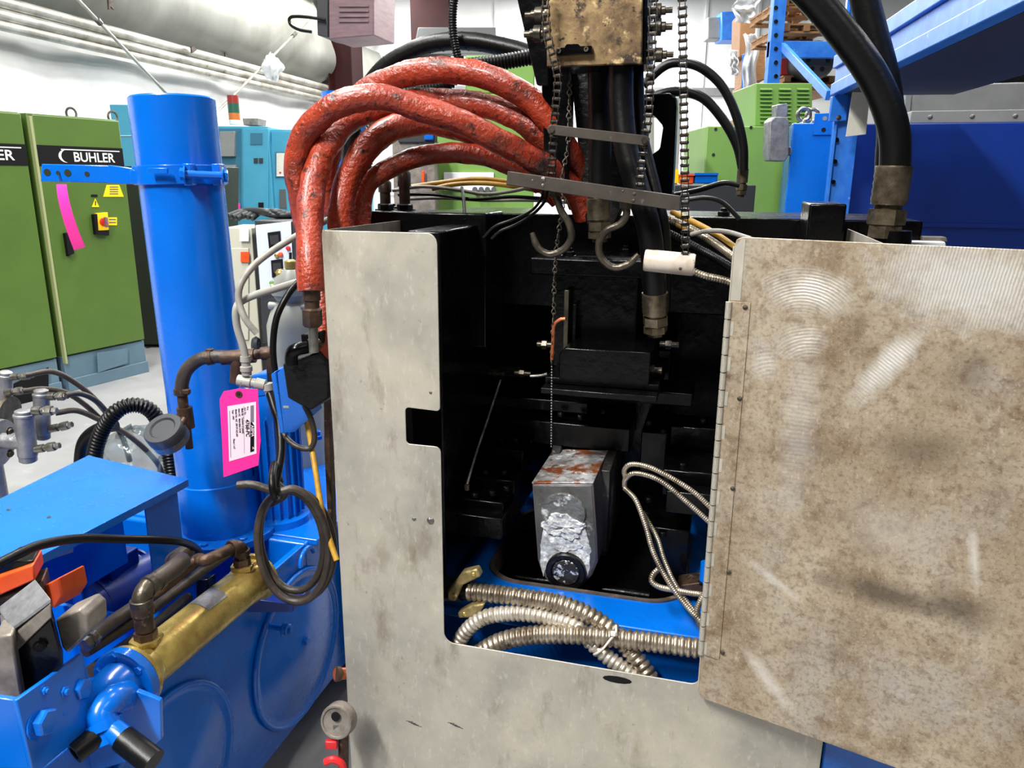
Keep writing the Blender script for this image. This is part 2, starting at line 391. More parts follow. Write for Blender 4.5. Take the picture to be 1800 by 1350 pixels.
# ================================================================== THE HALL
fl = MB().grid(lambda a, b: V((-14 + 28 * a, -6 + 34 * b, 0)), 2, 2).build('floor', 'concrete', fix=False); struct(fl)
CZ = 6.0
ce = MB().box((0, 11, CZ + .05), 28, 34, .1).build('ceiling', 'ceiling'); struct(ce)
WD = ray(1180, 313); WD = V((WD.x, WD.y, 0)).normalized(); WN = V((WD.y, -WD.x, 0))     # left wall: run and inward normal
WP = at(0, 30, 7.45); WZ = WP.z; WP = V((WP.x, WP.y, 0))
def wl(s, z, n=0.): return WP + WD * s + ZZ * z + WN * n
def wpx(px, py, n=0.):                             # pixel -> (s, z) on the left wall
    d = ray(px, py); t = ((WP - CAM).dot(WN) + n) / d.dot(WN); p = CAM + d * t; return (p - WP).dot(WD), p.z
S_COL = wpx(585, 200)[0]
S0 = -5.; S1 = 16.5
wall = MB().prism([wl(S0, 0, -.35), wl(S1, 0, -.35), wl(S1, CZ, -.35), wl(S0, CZ, -.35)], -WN * .1).build('wall_left', 'insul_white'); struct(wall)
def quilt(name, s0, s1, z0, z1, amp, m, bulge, sag=0., nu=110, nv=26):
    def fn(a, b):
        s = s0 + (s1 - s0) * a; z = z0 + (z1 - z0) * b
        n = noise.noise(V((s * .8, z * 1.1, 3.1))) * amp + noise.noise(V((s * 3.2, z * 2.2, 7))) * amp * .35
        cr = -abs(math.sin(s * 1.9)) ** 12 * amp * .5
        n += bulge * math.sin(math.pi * min(1, max(0, (b ** .75)))) + cr
        return wl(s, z - sag * math.sin(math.pi * b), -.28 + n)
    o = MB().grid(fn, nu, nv).build(name, m, wall, fix=False, ang=80); return o
quilt('insulation_blanket', S0, S1, .0, WZ - .1, .06, 'insul_white', .08)
zb = WZ + .18
quilt('insulation_blanket', S0, S_COL - .15, zb, zb + 1.5, .07, 'insul_grey', .42, .12)
quilt('insulation_blanket', S0, S_COL - .15, zb + 1.68, CZ, .06, 'insul_white', .2)
quilt('insulation_blanket', S_COL + .2, S1, zb - .05, zb + 1.0, .05, 'insul_grey', .25, .05, 50)
quilt('insulation_blanket', S_COL + .2, S1, zb + 1.2, CZ, .05, 'insul_white', .15, 0, 50)
for zz, r in ((WZ + .13, .055), (WZ + .02, .05), (WZ - .07, .045)):
    for a, b in ((S0, S_COL - .1), (S_COL + .15, S1)):
        MB().tube([wl(a, zz, .0), wl(b, zz, .0)], r, 12).build('girt_rail', 'girt', wall)
for zz, r in ((zb + 1.64, .06), (zb + 1.53, .05)):
    for a, b in ((S0, S_COL - .1), (S_COL + .15, S1)):
        MB().tube([wl(a, zz, .02), wl(b, zz, .02)], r, 12).build('girt_rail', 'girt', wall)
for px, py in ((168, 5), (318, 88), (405, 101)):      # torn spots in the vinyl showing brown backing
    s, z = wpx(px, py, -.05); n_ = 9
    pts = [wl(s + math.cos(6.28 * k / n_) * random.uniform(.015, .1), z + math.sin(6.28 * k / n_) * random.uniform(.02, .1), -.02 + (.12 if py < 100 else -.1)) for k in range(n_)]
    MB().prism(pts, WN * .02).build('torn_patch', 'refractory', wall)
# back wall
YB = 17.5
wb = MB().box((2, YB + .1, CZ / 2), 26, .2, CZ).build('wall_back', 'wall_back'); struct(wb)
for k in range(13):
    MB().box((-7 + 1.1 * k, YB - .02, CZ / 2), .05, .05, CZ).build('panel_seam', 'white_paint', wb)
for z in (1.25, 3.35): MB().box((2, YB - .04, z), 26, .08, .16).build('wall_rail', 'grey' if z > 2 else 'white_paint', wb)
# red steel portal columns along the left wall
def hcol(name, label, p, w_, d_, ax, h=CZ):
    t = thing(name, label, 'steel column', p)
    x, y = ax
    for sg in (-1, 1): MB().box(V(p) + y * (sg * d_ / 2) + ZZ * h / 2, w_, .02, h, (x, y, ZZ)).build('flange', 'maroon', t)
    MB().box(V(p) + ZZ * h / 2, .018, d_ - .02, h, (x, y, ZZ)).build('web', 'maroon', t)
    return t
hcol('steel_column', 'dark red steel column against the left wall under the mauve box', wl(S_COL, 0, .28), .5, .42, (WD, WN))
p = at(757, 20, 15.5); hcol('steel_column', 'dark red steel column far back near the white rear wall', (p.x, p.y, 0), .7, .4, (V((1, 0, 0)), V((0, 1, 0))))
p0 = at(745, 55, 15.0); p1 = at(830, 120, 15.0)
dk = thing('air_duct', 'grey sheet metal duct high on the rear steel column', 'duct', (at(790, 100, 15)))
MB().prism([at(735, 48, 14.9), at(872, 48, 14.9), at(872, 95, 14.9), at(725, 95, 14.9)], V((0, .3, 0))).build('duct_body', 'grey_dark', dk, .01)
MB().prism([at(715, 84, 14.9), at(880, 70, 14.9), at(880, 76, 14.9), at(715, 92, 14.9)], V((0, .3, 0))).build('duct_flange', 'grey', dk)
# mauve heater box with bracket and cable
t = thing('heater_box', 'mauve sheet metal heater box mounted high on the red column', 'heater', at(615, 70, 9.5))
MB().prism([at(577, -60, 9.5), at(657, -60, 9.5), at(657, 62, 9.5), at(578, 69, 9.5)], V((.15, .6, 0))).build('case', 'mauve', t, .012)
for k in range(4): MB().prism([at(596, 8 + 9 * k, 9.49), at(648, 8 + 9 * k, 9.49), at(648, 12 + 9 * k, 9.49), at(596, 12 + 9 * k, 9.49)], V((0, -.012, 0))).build('louver', 'mauve', t)
MB().prism([at(553, -60, 9.6), at(577, -60, 9.6), at(577, 66, 9.6), at(558, 62, 9.6)], V((.1, .5, 0))).build('bracket', 'charcoal', t, .01)
MB().tube(spline([at(572, 35, 9.55), at(540, 30, 9.55), at(512, 30, 9.55), at(510, 42, 9.55), at(525, 52, 9.5), at(548, 56, 9.5)], 8), .018, 8).build('cable', 'rubber', t)
# cross-bracing rods
for a, b, lab in (((133, -5), (296, 168), 'thin steel bracing rod running down to the blue column top'), ((548, 30), (378, 200), 'thin steel bracing rod rising to the mauve box')):
    q0 = wpx(*a, .35); q1 = wpx(*b, .35)
    if a[0] == 133: P0, P1 = wl(*q0, .35), wl(*q1, .35)
    else: P0, P1 = wl(*q0, .35), wl(*q1, .35)
    e = (P1 - P0)
    r = thing('bracing_rod', lab, 'rod', P1)
    MB().cyl(P0 - e * .3, P1 + e * .9 if a[0] == 133 else P1 + e * .4, .016, n=8).build('rod', 'girt', r)
    MB().cyl(P0 + e * .2, P0 + e * .235, .03, n=8).build('turnbuckle', 'steel', r)
# crumpled plastic bag on the girt
b = MB(); c0 = at(478, 118, 11.3)
b.grid(lambda a, c: c0 + V((math.cos(6.283 * a) * math.sin(3.1416 * c) * .2, math.sin(6.283 * a) * math.sin(3.1416 * c) * .15, -math.cos(3.1416 * c) * .24)) * .62 * (1 + .45 * noise.noise(V((math.cos(6.283 * a) * 2.2, math.sin(6.283 * a) * 2.2, c * 5)))), 26, 16)
tag(b.build('plastic_bag', 'film'), 'crumpled clear plastic bag caught on the left wall girt', 'bag')

# ceiling lamps (the light itself is set at the top)
for i, (x, y) in enumerate(lamp_pos):
    t = thing('ceiling_light', 'long fluorescent ceiling light hanging over the shop floor', 'lamp', (x, y, LAMP_Z + .02), 'ceiling lights')
    MB().prism([V((x - .2, y - 1.25, LAMP_Z + .02)), V((x + .2, y - 1.25, LAMP_Z + .02)), V((x + .12, y - 1.25, LAMP_Z + .12)), V((x - .12, y - 1.25, LAMP_Z + .12))], V((0, 2.5, 0))).build('reflector', 'white_paint', t)
    for sy in (-.9, .9): MB().cyl((x, y + sy, LAMP_Z + .1), (x, y + sy, CZ), .008, n=6).build('hanger', 'steel', t)

# ================================================================== GUARD BOX (aluminium)
ZT, UL, UR, ZO, W_ = 1.454, .2275, .738, .627, .966
alu('alu')
guard = thing('machine_guard', 'U shaped bare aluminium front guard around the black machine opening', 'guard', M(W_ / 2, 0, .14))
def rc(p, q, r, a0, n=6): return [(p + r * math.cos(math.radians(a0 + 90 * k / n * q)), ) for k in range(n + 1)]
def arc(cu, cz, r, a0, a1, n=6): return [(cu + r * math.cos(math.radians(a0 + (a1 - a0) * k / n)), cz + r * math.sin(math.radians(a0 + (a1 - a0) * k / n))) for k in range(n + 1)]
nz0 = uz(712, 716); nz1 = uz(714, 780)
out = []
out += arc(.008, ZT - .008, .008, 180, 90) + arc(UL - .02, ZT - .02, .02, 90, 0)
out += arc(UL - .008, nz0[1] + .006, .008, 0, -90) + arc(nz0[0] + .008, nz0[1] - .008, .008, 90, 180) + arc(nz0[0] + .008, nz1[1] + .008, .008, 180, 270) + arc(UL - .012, nz1[1] - .012, .012, 90, 0)
out += arc(UL + .022, ZO + .022, .022, 180, 270) + arc(UR - .016, ZO + .016, .016, 270, 360)
out += arc(UR + .008, ZT - .008, .008, 180, 90) + arc(W_ - .01, ZT - .01, .01, 90, 0) + [(W_, .14), (0, .14)]
MB().prism([M(u, 0, z) for u, z in out], VV * .003).build('front_sheet', 'alu', guard, .0008)
MB().prism([M(0, .003, .14), M(0, .6, .14), M(0, .6, ZT), M(0, .003, ZT)], UU * .003).build('side_sheet', 'alu', guard)
MB().prism([M(W_ - .003, .003, .14), M(W_ - .003, .55, .14), M(W_ - .003, .42, ZT), M(W_ - .003, .003, ZT)], UU * .003).build('side_sheet', 'alu', guard)
MB().prism([M(0.0, .003, .2), M(.0, .02, .2), M(.0, .02, 1.0), M(.0, .003, 1.0)], UU * -.002).build('edge_flange', 'alu', guard)
for px, py, r in ((728, 912, .0045), (757, 915, .0075), (757, 690, .003)): bolt(guard, pf(px, py, 0), -VV, r, 'screw', 'steel')
for px, py in ((722, 1273), (795, 1276)):          # scratched pencil marks
    for k in range(4): MB().cyl(pf(px - 8 + k * 4, py - 6 + k * 2, -.0004), pf(px + 4 + k * 5, py - 4 + k * 3, -.0004), .0006, n=4).build('scratch_mark', 'ink', guard)
for px, py, rx, rz in ((1085, 1195, 26, 6),):
    MB().prism([pf(px + rx * math.cos(6.28 * k / 12), py + rz * math.sin(6.28 * k / 12) + (rx * math.cos(6.28 * k / 12)) * .16, -.0005) for k in range(12)], VV * .0003).build('grease_smear', 'ink', guard)

# door, swung open towards us on its piano hinge
D0 = pf(1292, 416, -.022); DZ1 = D0.z
dd_ = atz(1800, 439, D0.z) - D0; DX = V((dd_.x, dd_.y, 0)).normalized(); DN = V((DX.y, -DX.x, 0))     # DN: towards the camera side
if DN.dot(VV) > 0: DN = -DN
DO = V((D0.x, D0.y, 0))
def dl(px, py):
    d = ray(px, py); t = (DO - CAM).dot(DN) / d.dot(DN); p = CAM + d * t; return (p - DO).dot(DX), p.z
_, DZ0 = dl(1258, 1236); DZ0b = dl(1500, 1332)[1]
def g_(px, py, hx, hz, ang, sc, st_=.6):
    x, z = dl(px, py); x2, z2 = dl(px + hx, py); x3, z3 = dl(px, py + hz); return (x, z, abs(x2 - x), abs(z3 - z), ang, sc, st_)
GROUND_AND_GLARE = [g_(1425, 512, 84, 40, -.1, 1300, .62), g_(1700, 500, 190, 78, -.12, -1500, 1.), g_(1560, 640, 100, 24, .98, -1300, .85), g_(1405, 740, 36, 170, 0, 900, .34),  # upper-right patch at full strength also paints a lamp highlight over the ground metal
          g_(1410, 602, 45, 34, .3, 1200, .5), g_(1345, 640, 22, 34, .3, 1000, .4), g_(1360, 1020, 60, 9, -.5, 380, .5), g_(1350, 1195, 70, 14, -.8, 360, .55), g_(1712, 985, 12, 60, .2, -500, .6), g_(1560, 930, 90, 60, 0, 300, .25)]
SOOT = [(*dl(1560, 1045), .14, .03, .75), (*dl(1690, 1070), .06, .04, .6), (*dl(1490, 1330), .08, .025, .8), (*dl(1420, 790), .05, .02, .4), (*dl(1700, 660), .05, .05, .4), (*dl(1620, 790), .08, .05, .45)]
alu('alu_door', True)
door = thing('guard_door', 'open stained aluminium guard door with grinding swirls, hinged right of opening', 'door', D0.copy() * 1 - ZZ * (D0.z - DZ0))
DM = basis(DO, DX, -DN, ZZ)                         # local x along the sheet, y away from us, z up
def dsheet(name, pts, th, m, y0=0., bev=0.):
    b = MB().prism([V((x, y0, z)) for x, z in pts], V((0, th, 0))); o = b.build(name, m, None, bev, origin=(0, 0, 0)); me = o.data
    o.parent = door; o.matrix_basis = Matrix.Translation(-BASE[door]) @ DM; BASE[o] = BASE[door]; return o
ztop = D0.z
slope = (DZ0b - DZ0) / (dl(1500, 1332)[0] - 0)
DWID = .62
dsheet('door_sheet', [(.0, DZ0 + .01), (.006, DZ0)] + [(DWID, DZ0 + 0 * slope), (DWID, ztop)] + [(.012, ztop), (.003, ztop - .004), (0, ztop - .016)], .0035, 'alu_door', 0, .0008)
dsheet('folded_strip', [(.001, dl(1290, 528)[1]), (.017, dl(1290, 528)[1]), (.017, ztop - .004), (.012, ztop - .001), (.001, ztop - .016)], .0006, 'alu', -.0007)
dsheet('edge_fold', [(-.002, DZ0 + .02), (.0, DZ0 + .02), (.0, ztop - .016), (-.002, ztop - .016)], .018, 'alu', .0)
# hinge leaf and knuckles
hx0, hz_top = dl(1296, 530); hx1, _ = dl(1328, 530); hz_bot = dl(1262, 1158)[1]
dsheet('hinge_leaf', [(.004, hz_bot), (.034, hz_bot), (.034, hz_top), (.004, hz_top)], .0022, 'alu_door', -.0026, .0004)
nk = 22
kn = _hw('hinge_knuckle', lambda b: b.cyl((0, 0, -.5), (0, 0, .5), 1, n=10), 'alu')
hh = (hz_top - hz_bot) / nk
for k in range(nk):
    mm = DM @ Matrix.Translation((.0, -.004, hz_bot + hh * (k + .5))) @ Matrix.Diagonal((.0052, .0052, hh * .92, 1))
    put(kn, 'hinge_knuckle', door, mm)
    if k % 2 == 0:
        dsheet('hinge_tab', [(.004, hz_bot + hh * (k + .1)), (.0105, hz_bot + hh * (k + .1)), (.0105, hz_bot + hh * (k + .9)), (.004, hz_bot + hh * (k + .9))], .001, 'alu', -.0034)
for px, py in ((1311, 540), (1301, 700), (1289, 858), (1282, 1005), (1271, 1146)):
    x, z = dl(px, py); bolt(door, DM @ V((x, -.0028, z)), DN, .0042, 'screw', 'dark_steel')
# ================================================================== BLACK MACHINE
mach = thing('die_casting_machine', 'black painted die casting machine inside the aluminium guard', 'machine', M(W_ / 2, .45, 0))
def bx(name, u0, u1, v0, v1, z0, z1, m='black', bev=.004, par=None):
    return MB().box(M((u0 + u1) / 2, (v0 + v1) / 2, (z0 + z1) / 2), u1 - u0, v1 - v0, z1 - z0, AX).build(name, m, par or mach, bev)
zb_ = uz(1000, 377, .5)[1]
zb2 = zb_
bx('crossbeam', .02, 1.12, .5, .85, zb_ - .22, zb_)
bx('end_plate', .015, .12, .5, .72, .3, zb_ - .22)
bx('end_plate', .86, .95, .5, .72, .3, zb_ - .22)
bx('back_plate', .02, 1.0, .84, .87, .2, zb_ - .02)
bx('base_block', .02, .95, .32, .84, .12, .62, 'black', .01)
# corner block with bevelled top under the hoses
u0, _ = uz(655, 400, .42); u1, _ = uz(868, 400, .42)
bx('corner_block', u0 + .02, u1, .36, .5, zb_ - .3, zb_ + .005, par=None)
bx('side_frame', u1 - .02 - .07, u1 - .02, .12, .5, .55, zb_ - .02)
u2, zt2 = uz(1450, 385, .35)
bx('bracket_post', u2 - .033, u2 + .035, .33, .5, zb_ - .3, zt2 + .03)
bx('machine_shelf', u2 + .02, 1.12, .4, .5, zb_ - .3, zb_ - .06)
for px, py, r in ((1463, 345, .012), (1275, 340, .014), (690, 352, .012), (705, 352, .011)):
    p = pf(px, py, .56); bolt(mach, V((p.x, p.y, zb_)), ZZ, r, 'nutbolt')
# tall studs with hex nuts on the left corner
for px, py, h_ in ((678, 366, .075), (712, 366, .1)):
    p = pf(px, 372, .44); p.z = zb_ + .005
    bolt(mach, p, ZZ, .019, 'hexbolt'); MB().lathe(p, ZZ, [(0, .013), (h_ * .55, .013), (h_ * .55, .016), (h_ * .85, .016), (h_, .007)], 12).build('stud', 'dark_steel', mach)
# upper platen with bolts, carried by the cylinder body
pz = uz(1040, 457, .3)[1]
pu0 = uz(932, 457, .3)[0]; pu1 = uz(1140, 457, .3)[0]
bx('platen', pu0, pu1, .3, .5, pz - .035, pz, bev=.003)
for px, py in ((1098, 445), (1106, 412), (1000, 450), (960, 420)):
    d = ray(px, py); t = (pz - CAM.z) / d.z; bolt(mach, CAM + d * t, ZZ, .0135, 'nutbolt')
cu = (pu0 + pu1) / 2
bx('cylinder_body', cu - .085, cu + .1, .36, .5, pz - .25, pz - .035)
bx('guide_plate', cu - .055, cu - .045, .33, .36, pz - .23, pz - .07, 'dark_steel', .001)
bx('guide_plate', cu - .035, cu - .028, .33, .36, pz - .23, pz - .1, 'black', .001)
lz = uz(1080, 615, .25)[1]; lu0 = uz(985, 615, .25)[0]; lu1 = uz(1145, 615, .25)[0]
b = MB(); b.prism([M(u, .24, z) for u, z in arc(lu0 + .02, lz - .02, .02, 180, 90) + [(lu1, lz), (lu1, lz - .07), (lu0, lz - .07)]], VV * .25); b.build('toggle_block', 'black', mach, .002)
for zz, d0 in ((uz(1060, 668, .25)[1], .2), (uz(1060, 686, .22)[1], .16)):
    bx('slide_plate', lu0 - .03, lu1 + .02, d0 + .04, .5, zz - .012, zz, bev=.0015)
bx('slide_body', lu0 - .02, lu1 + .02, .6, .8, .6, lz - .07)
# sloping ways with cap blocks, both sides of the spout
def blk(px, py, v, w_, d_, h_, m='black', bev=.003, name='way_block'):
    p = pf(px, py, v); u, vv_, z = loc(p)
    return bx(name, u - w_ / 2, u + w_ / 2, v, v + d_, z - h_, z, m, bev)
for (px, py, v, w_, d_, h_) in ((846, 880, .2, .1, .07, .06), (868, 842, .27, .1, .07, .05), (892, 790, .36, .075, .1, .06), (912, 745, .46, .06, .08, .05), (820, 905, .16, .16, .3, .05),
                                (1215, 830, .3, .12, .14, .06), (1222, 868, .24, .12, .05, .05), (1225, 752, .44, .12, .1, .05), (1150, 760, .42, .06, .2, .1), (1000, 745, .46, .3, .1, .06),
                                (1180, 930, .3, .08, .16, .2), (850, 640, .5, .2, .1, .03), (1170, 690, .4, .12, .12, .03), (930, 700, .5, .3, .1, .03)):
    blk(px, py, v, w_, d_, h_)
for (px, py, v) in ((835, 872, .205), (865, 868, .205), (852, 832, .28), (885, 832, .28), (890, 860, .23), (880, 775, .4), (905, 775, .4), (985, 730, .47), (1020, 735, .47), (1060, 725, .47), (1140, 745, .43),
                    (1165, 760, .43), (1200, 820, .33), (1235, 742, .46), (1140, 880, .3), (1135, 905, .28), (1165, 940, .28)):
    bolt(mach, pf(px, py, v), ZZ, .0085, 'socket')
# small greasy valve parts at the back
for (px, py, v, r) in ((945, 605, .5, .008), (858, 655, .45, .006), (905, 655, .45, .006), (1130, 650, .3, .008), (1160, 605, .35, .007)):
    p = pf(px, py, v); b = MB(); b.cyl(p, p + UU * .04, r, n=10); b.cyl(p + UU * .012, p + UU * .024, r * 1.5, n=6); b.build('hose_nipple', 'dark_steel', mach)
MB().tube(spline([pf(932, 661, .44), pf(950, 660, .44), pf(962, 657, .44)], 6), .004, 8).build('oil_line', 'steel', mach)
# D shaped lifting bracket behind the post
br = MB(); v0 = .42
o_ = [pf(x, y, v0) for x, y in ((1095, 168), (1182, 163), (1190, 172), (1182, 342), (1095, 342))]
i_ = [pf(x, y, v0) for x, y in ((1105, 205), (1150, 203), (1166, 222), (1160, 262), (1140, 276), (1105, 276))]
N_ = 40
def ray_poly(c, ang, poly):
    d = UU * math.cos(ang) + ZZ * math.sin(ang); best = None
    for a, q in zip(poly, poly[1:] + poly[:1]):
        au, az = (a - c).dot(UU), (a - c).z; bu, bz = (q - c).dot(UU), (q - c).z; du, dz = math.cos(ang), math.sin(ang)
        den = du * (bz - az) - dz * (bu - au)
        if abs(den) < 1e-12: continue
        t = (au * (bz - az) - az * (bu - au)) / den; s_ = (au * dz - az * du) / den
        if t > 0 and -1e-6 <= s_ <= 1 + 1e-6 and (best is None or t < best): best = t
    return c + d * (best or .01)
cc = pf(1136, 240, v0)
for y_ in (0, .06): pass
ro = [ray_poly(cc, 6.2832 * k / N_, o_) for k in range(N_)]; ri = [ray_poly(cc, 6.2832 * k / N_, i_) for k in range(N_)]
br.loft([ri, ro, [p + VV * .06 for p in ro], [p + VV * .06 for p in ri], ri], False); br.build('lifting_bracket', 'black', mach, .003)
# boom plate and post above, carrying the chain block
bm_ = MB(); bm_.prism([pf(x, y, .32) for x, y in ((900, -40), (965, -40), (965, 150), (943, 150))], VV * .03); bm_.build('boom_plate', 'black', mach, .003)
bm_ = MB(); bm_.prism([pf(x, y, .36) for x, y in ((950, 100), (1000, 100), (998, 340), (958, 340))], VV * .06); bm_.build('post', 'black', mach, .003)
bm_ = MB(); bm_.prism([pf(x, y, .42) for x, y in ((1000, 100), (1130, 100), (1110, 330), (1080, 395), (1030, 395))], VV * .04); bm_.build('centre_post', 'black_rough', mach, .003)

# tan plate box with chain rollers above the opening
v1 = .16
blkp = thing('chain_block', 'scratched tan steel chain block hanging over the opening', 'hoist block', pf(1045, 118, v1))
MB().prism([pf(x, y, v1) for x, y in ((960, -60), (1130, -60), (1128, 112), (961, 117))], VV * .012).build('face_plate', 'tan_plate', blkp, .002)
MB().prism([pf(x, y, v1 + .012) for x, y in ((958, -60), (1138, -60), (1138, 112), (962, 118))], VV * .11).build('housing', 'black', blkp, .003)
la = thing
b = MB(); b.prism([pf(x, y, v1 - .012) for x, y in ((978, 84), (992, 83), (996, 77), (1016, 77), (1020, 81), (1040, 80), (1041, 94), (978, 98))], VV * .012); lt = b.build('latch', 'black', blkp, .001)
for px, py in ((983, 90), (1031, 87)): bolt(lt, pf(px, py, v1 - .012), -VV, .0045, 'socket', 'dark_steel')
for px, py, r in ((938, 26, .013), (936, 60, .015), (1166, 18, .013), (1166, 47, .015), (1168, 96, .013)):
    sg = -1 if px < 1000 else 1; p = pf(px, py, v1 + .06)
    b = MB(); b.lathe(p - UU * sg * .03, UU * sg, [(0, r * 1.1), (.006, r * 1.1), (.007, r * .6), (.012, r * .6), (.013, r), (.026, r), (.027, r * .6), (.034, r * .6), (.035, r * .4), (.046, r * .4)], 14); b.build('roller', 'dark_steel', blkp)

# ---------------------------------------------------------------- roller chains
def link_mesh(name, wide):
    b = MB(); h = .5
    for sx in (-1, 1):
        x = sx * (.36 if wide else .5)
        prof = [(.28 * math.cos(a), .28 * math.sin(a) + h) for a in [math.pi * k / 5 for k in range(6)]] + [(-.16, 0)] + [(.28 * math.cos(a), .28 * math.sin(a) - h) for a in [math.pi + math.pi * k / 5 for k in range(6)]] + [(.16, 0)]
        b.prism([V((x - .06, y * 1.15, z)) for y, z in prof], (.12, 0, 0))
    for s_ in (-1, 1): b.cyl((-.34, 0, s_ * h), (.34, 0, s_ * h), .27, n=8); b.cyl((-.64, 0, s_ * h), (.64, 0, s_ * h), .12, n=6)
    return _hw(name, lambda q: q.add(b.v, b.f), 'chain')
LK = (link_mesh('chain_link', True), link_mesh('chain_link', False))
def roller_chain(label, path, pitch=.0127, side=UU, extra=None):
    P = resample(spline(path, 12), pitch); t = thing('roller_chain', label, 'chain', P[-1], 'roller chains of the hoist')
    for k, (a, q) in enumerate(zip(P, P[1:])):
        z = (q - a).normalized(); y = z.cross(side).normalized(); x = y.cross(z)
        put(LK[k % 2], 'chain_link', t, basis((a + q) / 2, x, y, z) @ Matrix.Scale(pitch, 4))
    return t
roller_chain('roller chain left of the tan block down to the lower bar', [pf(958, -30, .12), pf(962, 60, .12), pf(980, 130, .12), pf(976, 200, .12), pf(972, 260, .12), pf(968, 330, .125)])
roller_chain('roller chain right of the tan block down to the lower bar', [pf(1150, -30, .12), pf(1147, 60, .12), pf(1143, 130, .12), pf(1140, 200, .12), pf(1130, 270, .12), pf(1124, 338, .125)])
roller_chain('long free roller chain ending in the white pipe', [pf(1199, -30, .14), pf(1201, 120, .14), pf(1203, 260, .14), pf(1204, 350, .14), pf(1205, 445, .14)])
# bars
t = thing('link_bar', 'narrow flat steel bar linking the two roller chains', 'bar', pf(1050, 245, .1))
A, B = pf(970, 228, .1), pf(1133, 247, .1); e = (B - A).normalized(); n_ = e.cross(VV).normalized(); hw = .0085
pts = [A + e.lerp(e, 0) * 0 + (-e * math.cos(a) + n_ * math.sin(a)) * hw for a in [math.pi / 2 - math.pi * k / 8 for k in range(9)]][::-1]
pts = [A + (-e * math.sin(math.pi * k / 8) + n_ * math.cos(math.pi * k / 8)) * hw for k in range(9)] + [B + (e * math.sin(math.pi * k / 8) - n_ * math.cos(math.pi * k / 8)) * hw for k in range(9)]
MB().prism(pts, VV * .005).build('strip', 'bar_steel', t, .0008)
for q in (A, B): MB().cyl(q - VV * .003, q + VV * .03, .0055, n=10).build('pin', 'dark_steel', t)
t = thing('spreader_bar', 'heavy grey channel bar tilted across the chains above the hooks', 'bar', pf(1050, 340, .09))
MB().prism([pf(x, y, .09) for x, y in ((892, 301), (1196, 345), (1194, 371), (890, 324))], VV * .004).build('web', 'bar_steel', t, .0006)
MB().prism([pf(x, y, .094) for x, y in ((892, 301), (1196, 345), (1196, 349), (892, 305))], VV * .03).build('flange', 'bar_steel', t, .0006)
MB().prism([pf(x, y, .094) for x, y in ((890, 321), (1194, 367), (1194, 371), (890, 325))], VV * .03).build('flange', 'bar_steel', t, .0006)
for px, py, r in ((936, 317, .0018), (955, 315, .0045), (954, 326, .003), (1095, 336, .0018), (1115, 341, .003), (1113, 353, .003)): bolt(t, pf(px, py, .09), -VV, r, 'screw', 'steel' if px < 1000 else 'dark_steel')
for pts, lab in (([(975, 340), (980, 352), (987, 372), (1000, 393), (1004, 418), (991, 438), (967, 447), (946, 436), (935, 409)], 'open steel hook hanging from the left roller chain'),
                 ([(1100, 362), (1101, 378), (1090, 394), (1066, 406), (1053, 428), (1057, 454), (1078, 470), (1104, 465), (1122, 447)], 'open steel hook beside the black hose, ending at the white pipe')):
    P = spline([pf(x, y, .115) for x, y in pts], 8)
    t = thing('lifting_hook', lab, 'hook', P[-1], 'hooks under the spreader bar')
    MB().tube(P, lambda i: .0068 if i < len(P) - 6 else .0068 - .0005 * (i - len(P) + 6), 12).build('hook_rod', 'dark_steel', t)
    MB().lathe(P[0] + V((0, 0, .006)), V((0, 0, -1)), [(0, .006), (0, .012), (.01, .012), (.012, .0075)], 6).build('nut', 'dark_steel', t)
t = thing('plastic_pipe', 'short dirty white plastic pipe held by the roller chain', 'pipe', pf(1175, 485, .15))
a_, b_ = pf(1133, 457, .15), pf(1221, 466, .15); L_ = (b_ - a_).length
MB().lathe(a_, b_ - a_, [(0, .0), (0, .019), (.003, .0205), (L_ - .003, .0205), (L_, .019), (L_, .016), (L_ - .02, .0158), (L_ - .02, 0)], 20).build('tube', 'plastic_white', t)
bolt(t, pf(1196, 472, .131), -VV, .003, 'screw', 'dark_steel')

# thin twisted chain ending in a bead chain
P = resample(spline([pf(x, y, .2) for x, y in ((1002, 125), (1000, 200), (998, 260), (988, 310), (990, 350), (984, 395), (979, 430), (975, 480), (973, 560), (970, 640))], 8), .0205)
t = thing('twisted_chain', 'thin twisted link chain hanging past the left hook, beaded below', 'chain', pf(968, 780, .2))
lm = _hw('chain_link', lambda b: b.tube(spline([(.0, 0, .95), (.33, 0, .6), (.12, .1, 0), (-.28, 0, -.5), (0, 0, -.95), (.3, 0, -.55), (-.1, -.1, 0), (-.33, 0, .6), (0, 0, .95)], 3), .1, 5), 'dark_steel')
for k, (a, q) in enumerate(zip(P, P[1:])):
    z = (q - a).normalized(); s_ = UU if k % 2 else VV; y = z.cross(s_).normalized()
    put(lm, 'chain_link', t, basis((a + q) / 2, y.cross(z), y, z) @ Matrix.Scale(.0128, 4))
b = MB()
for q in resample([pf(970, 640, .2), pf(969, 785, .2)], .0058): b.sph(q, .0023, 8, 5)
o = b.build('beads', 'steel', t); o['kind'] = 'stuff'
MB().tube(spline([pf(994, 560, .2), pf(984, 562, .2), pf(974, 572, .2), pf(972, 600, .2), pf(970, 632, .2)], 6), .0035, 8).build('copper_wire', 'copper', t)

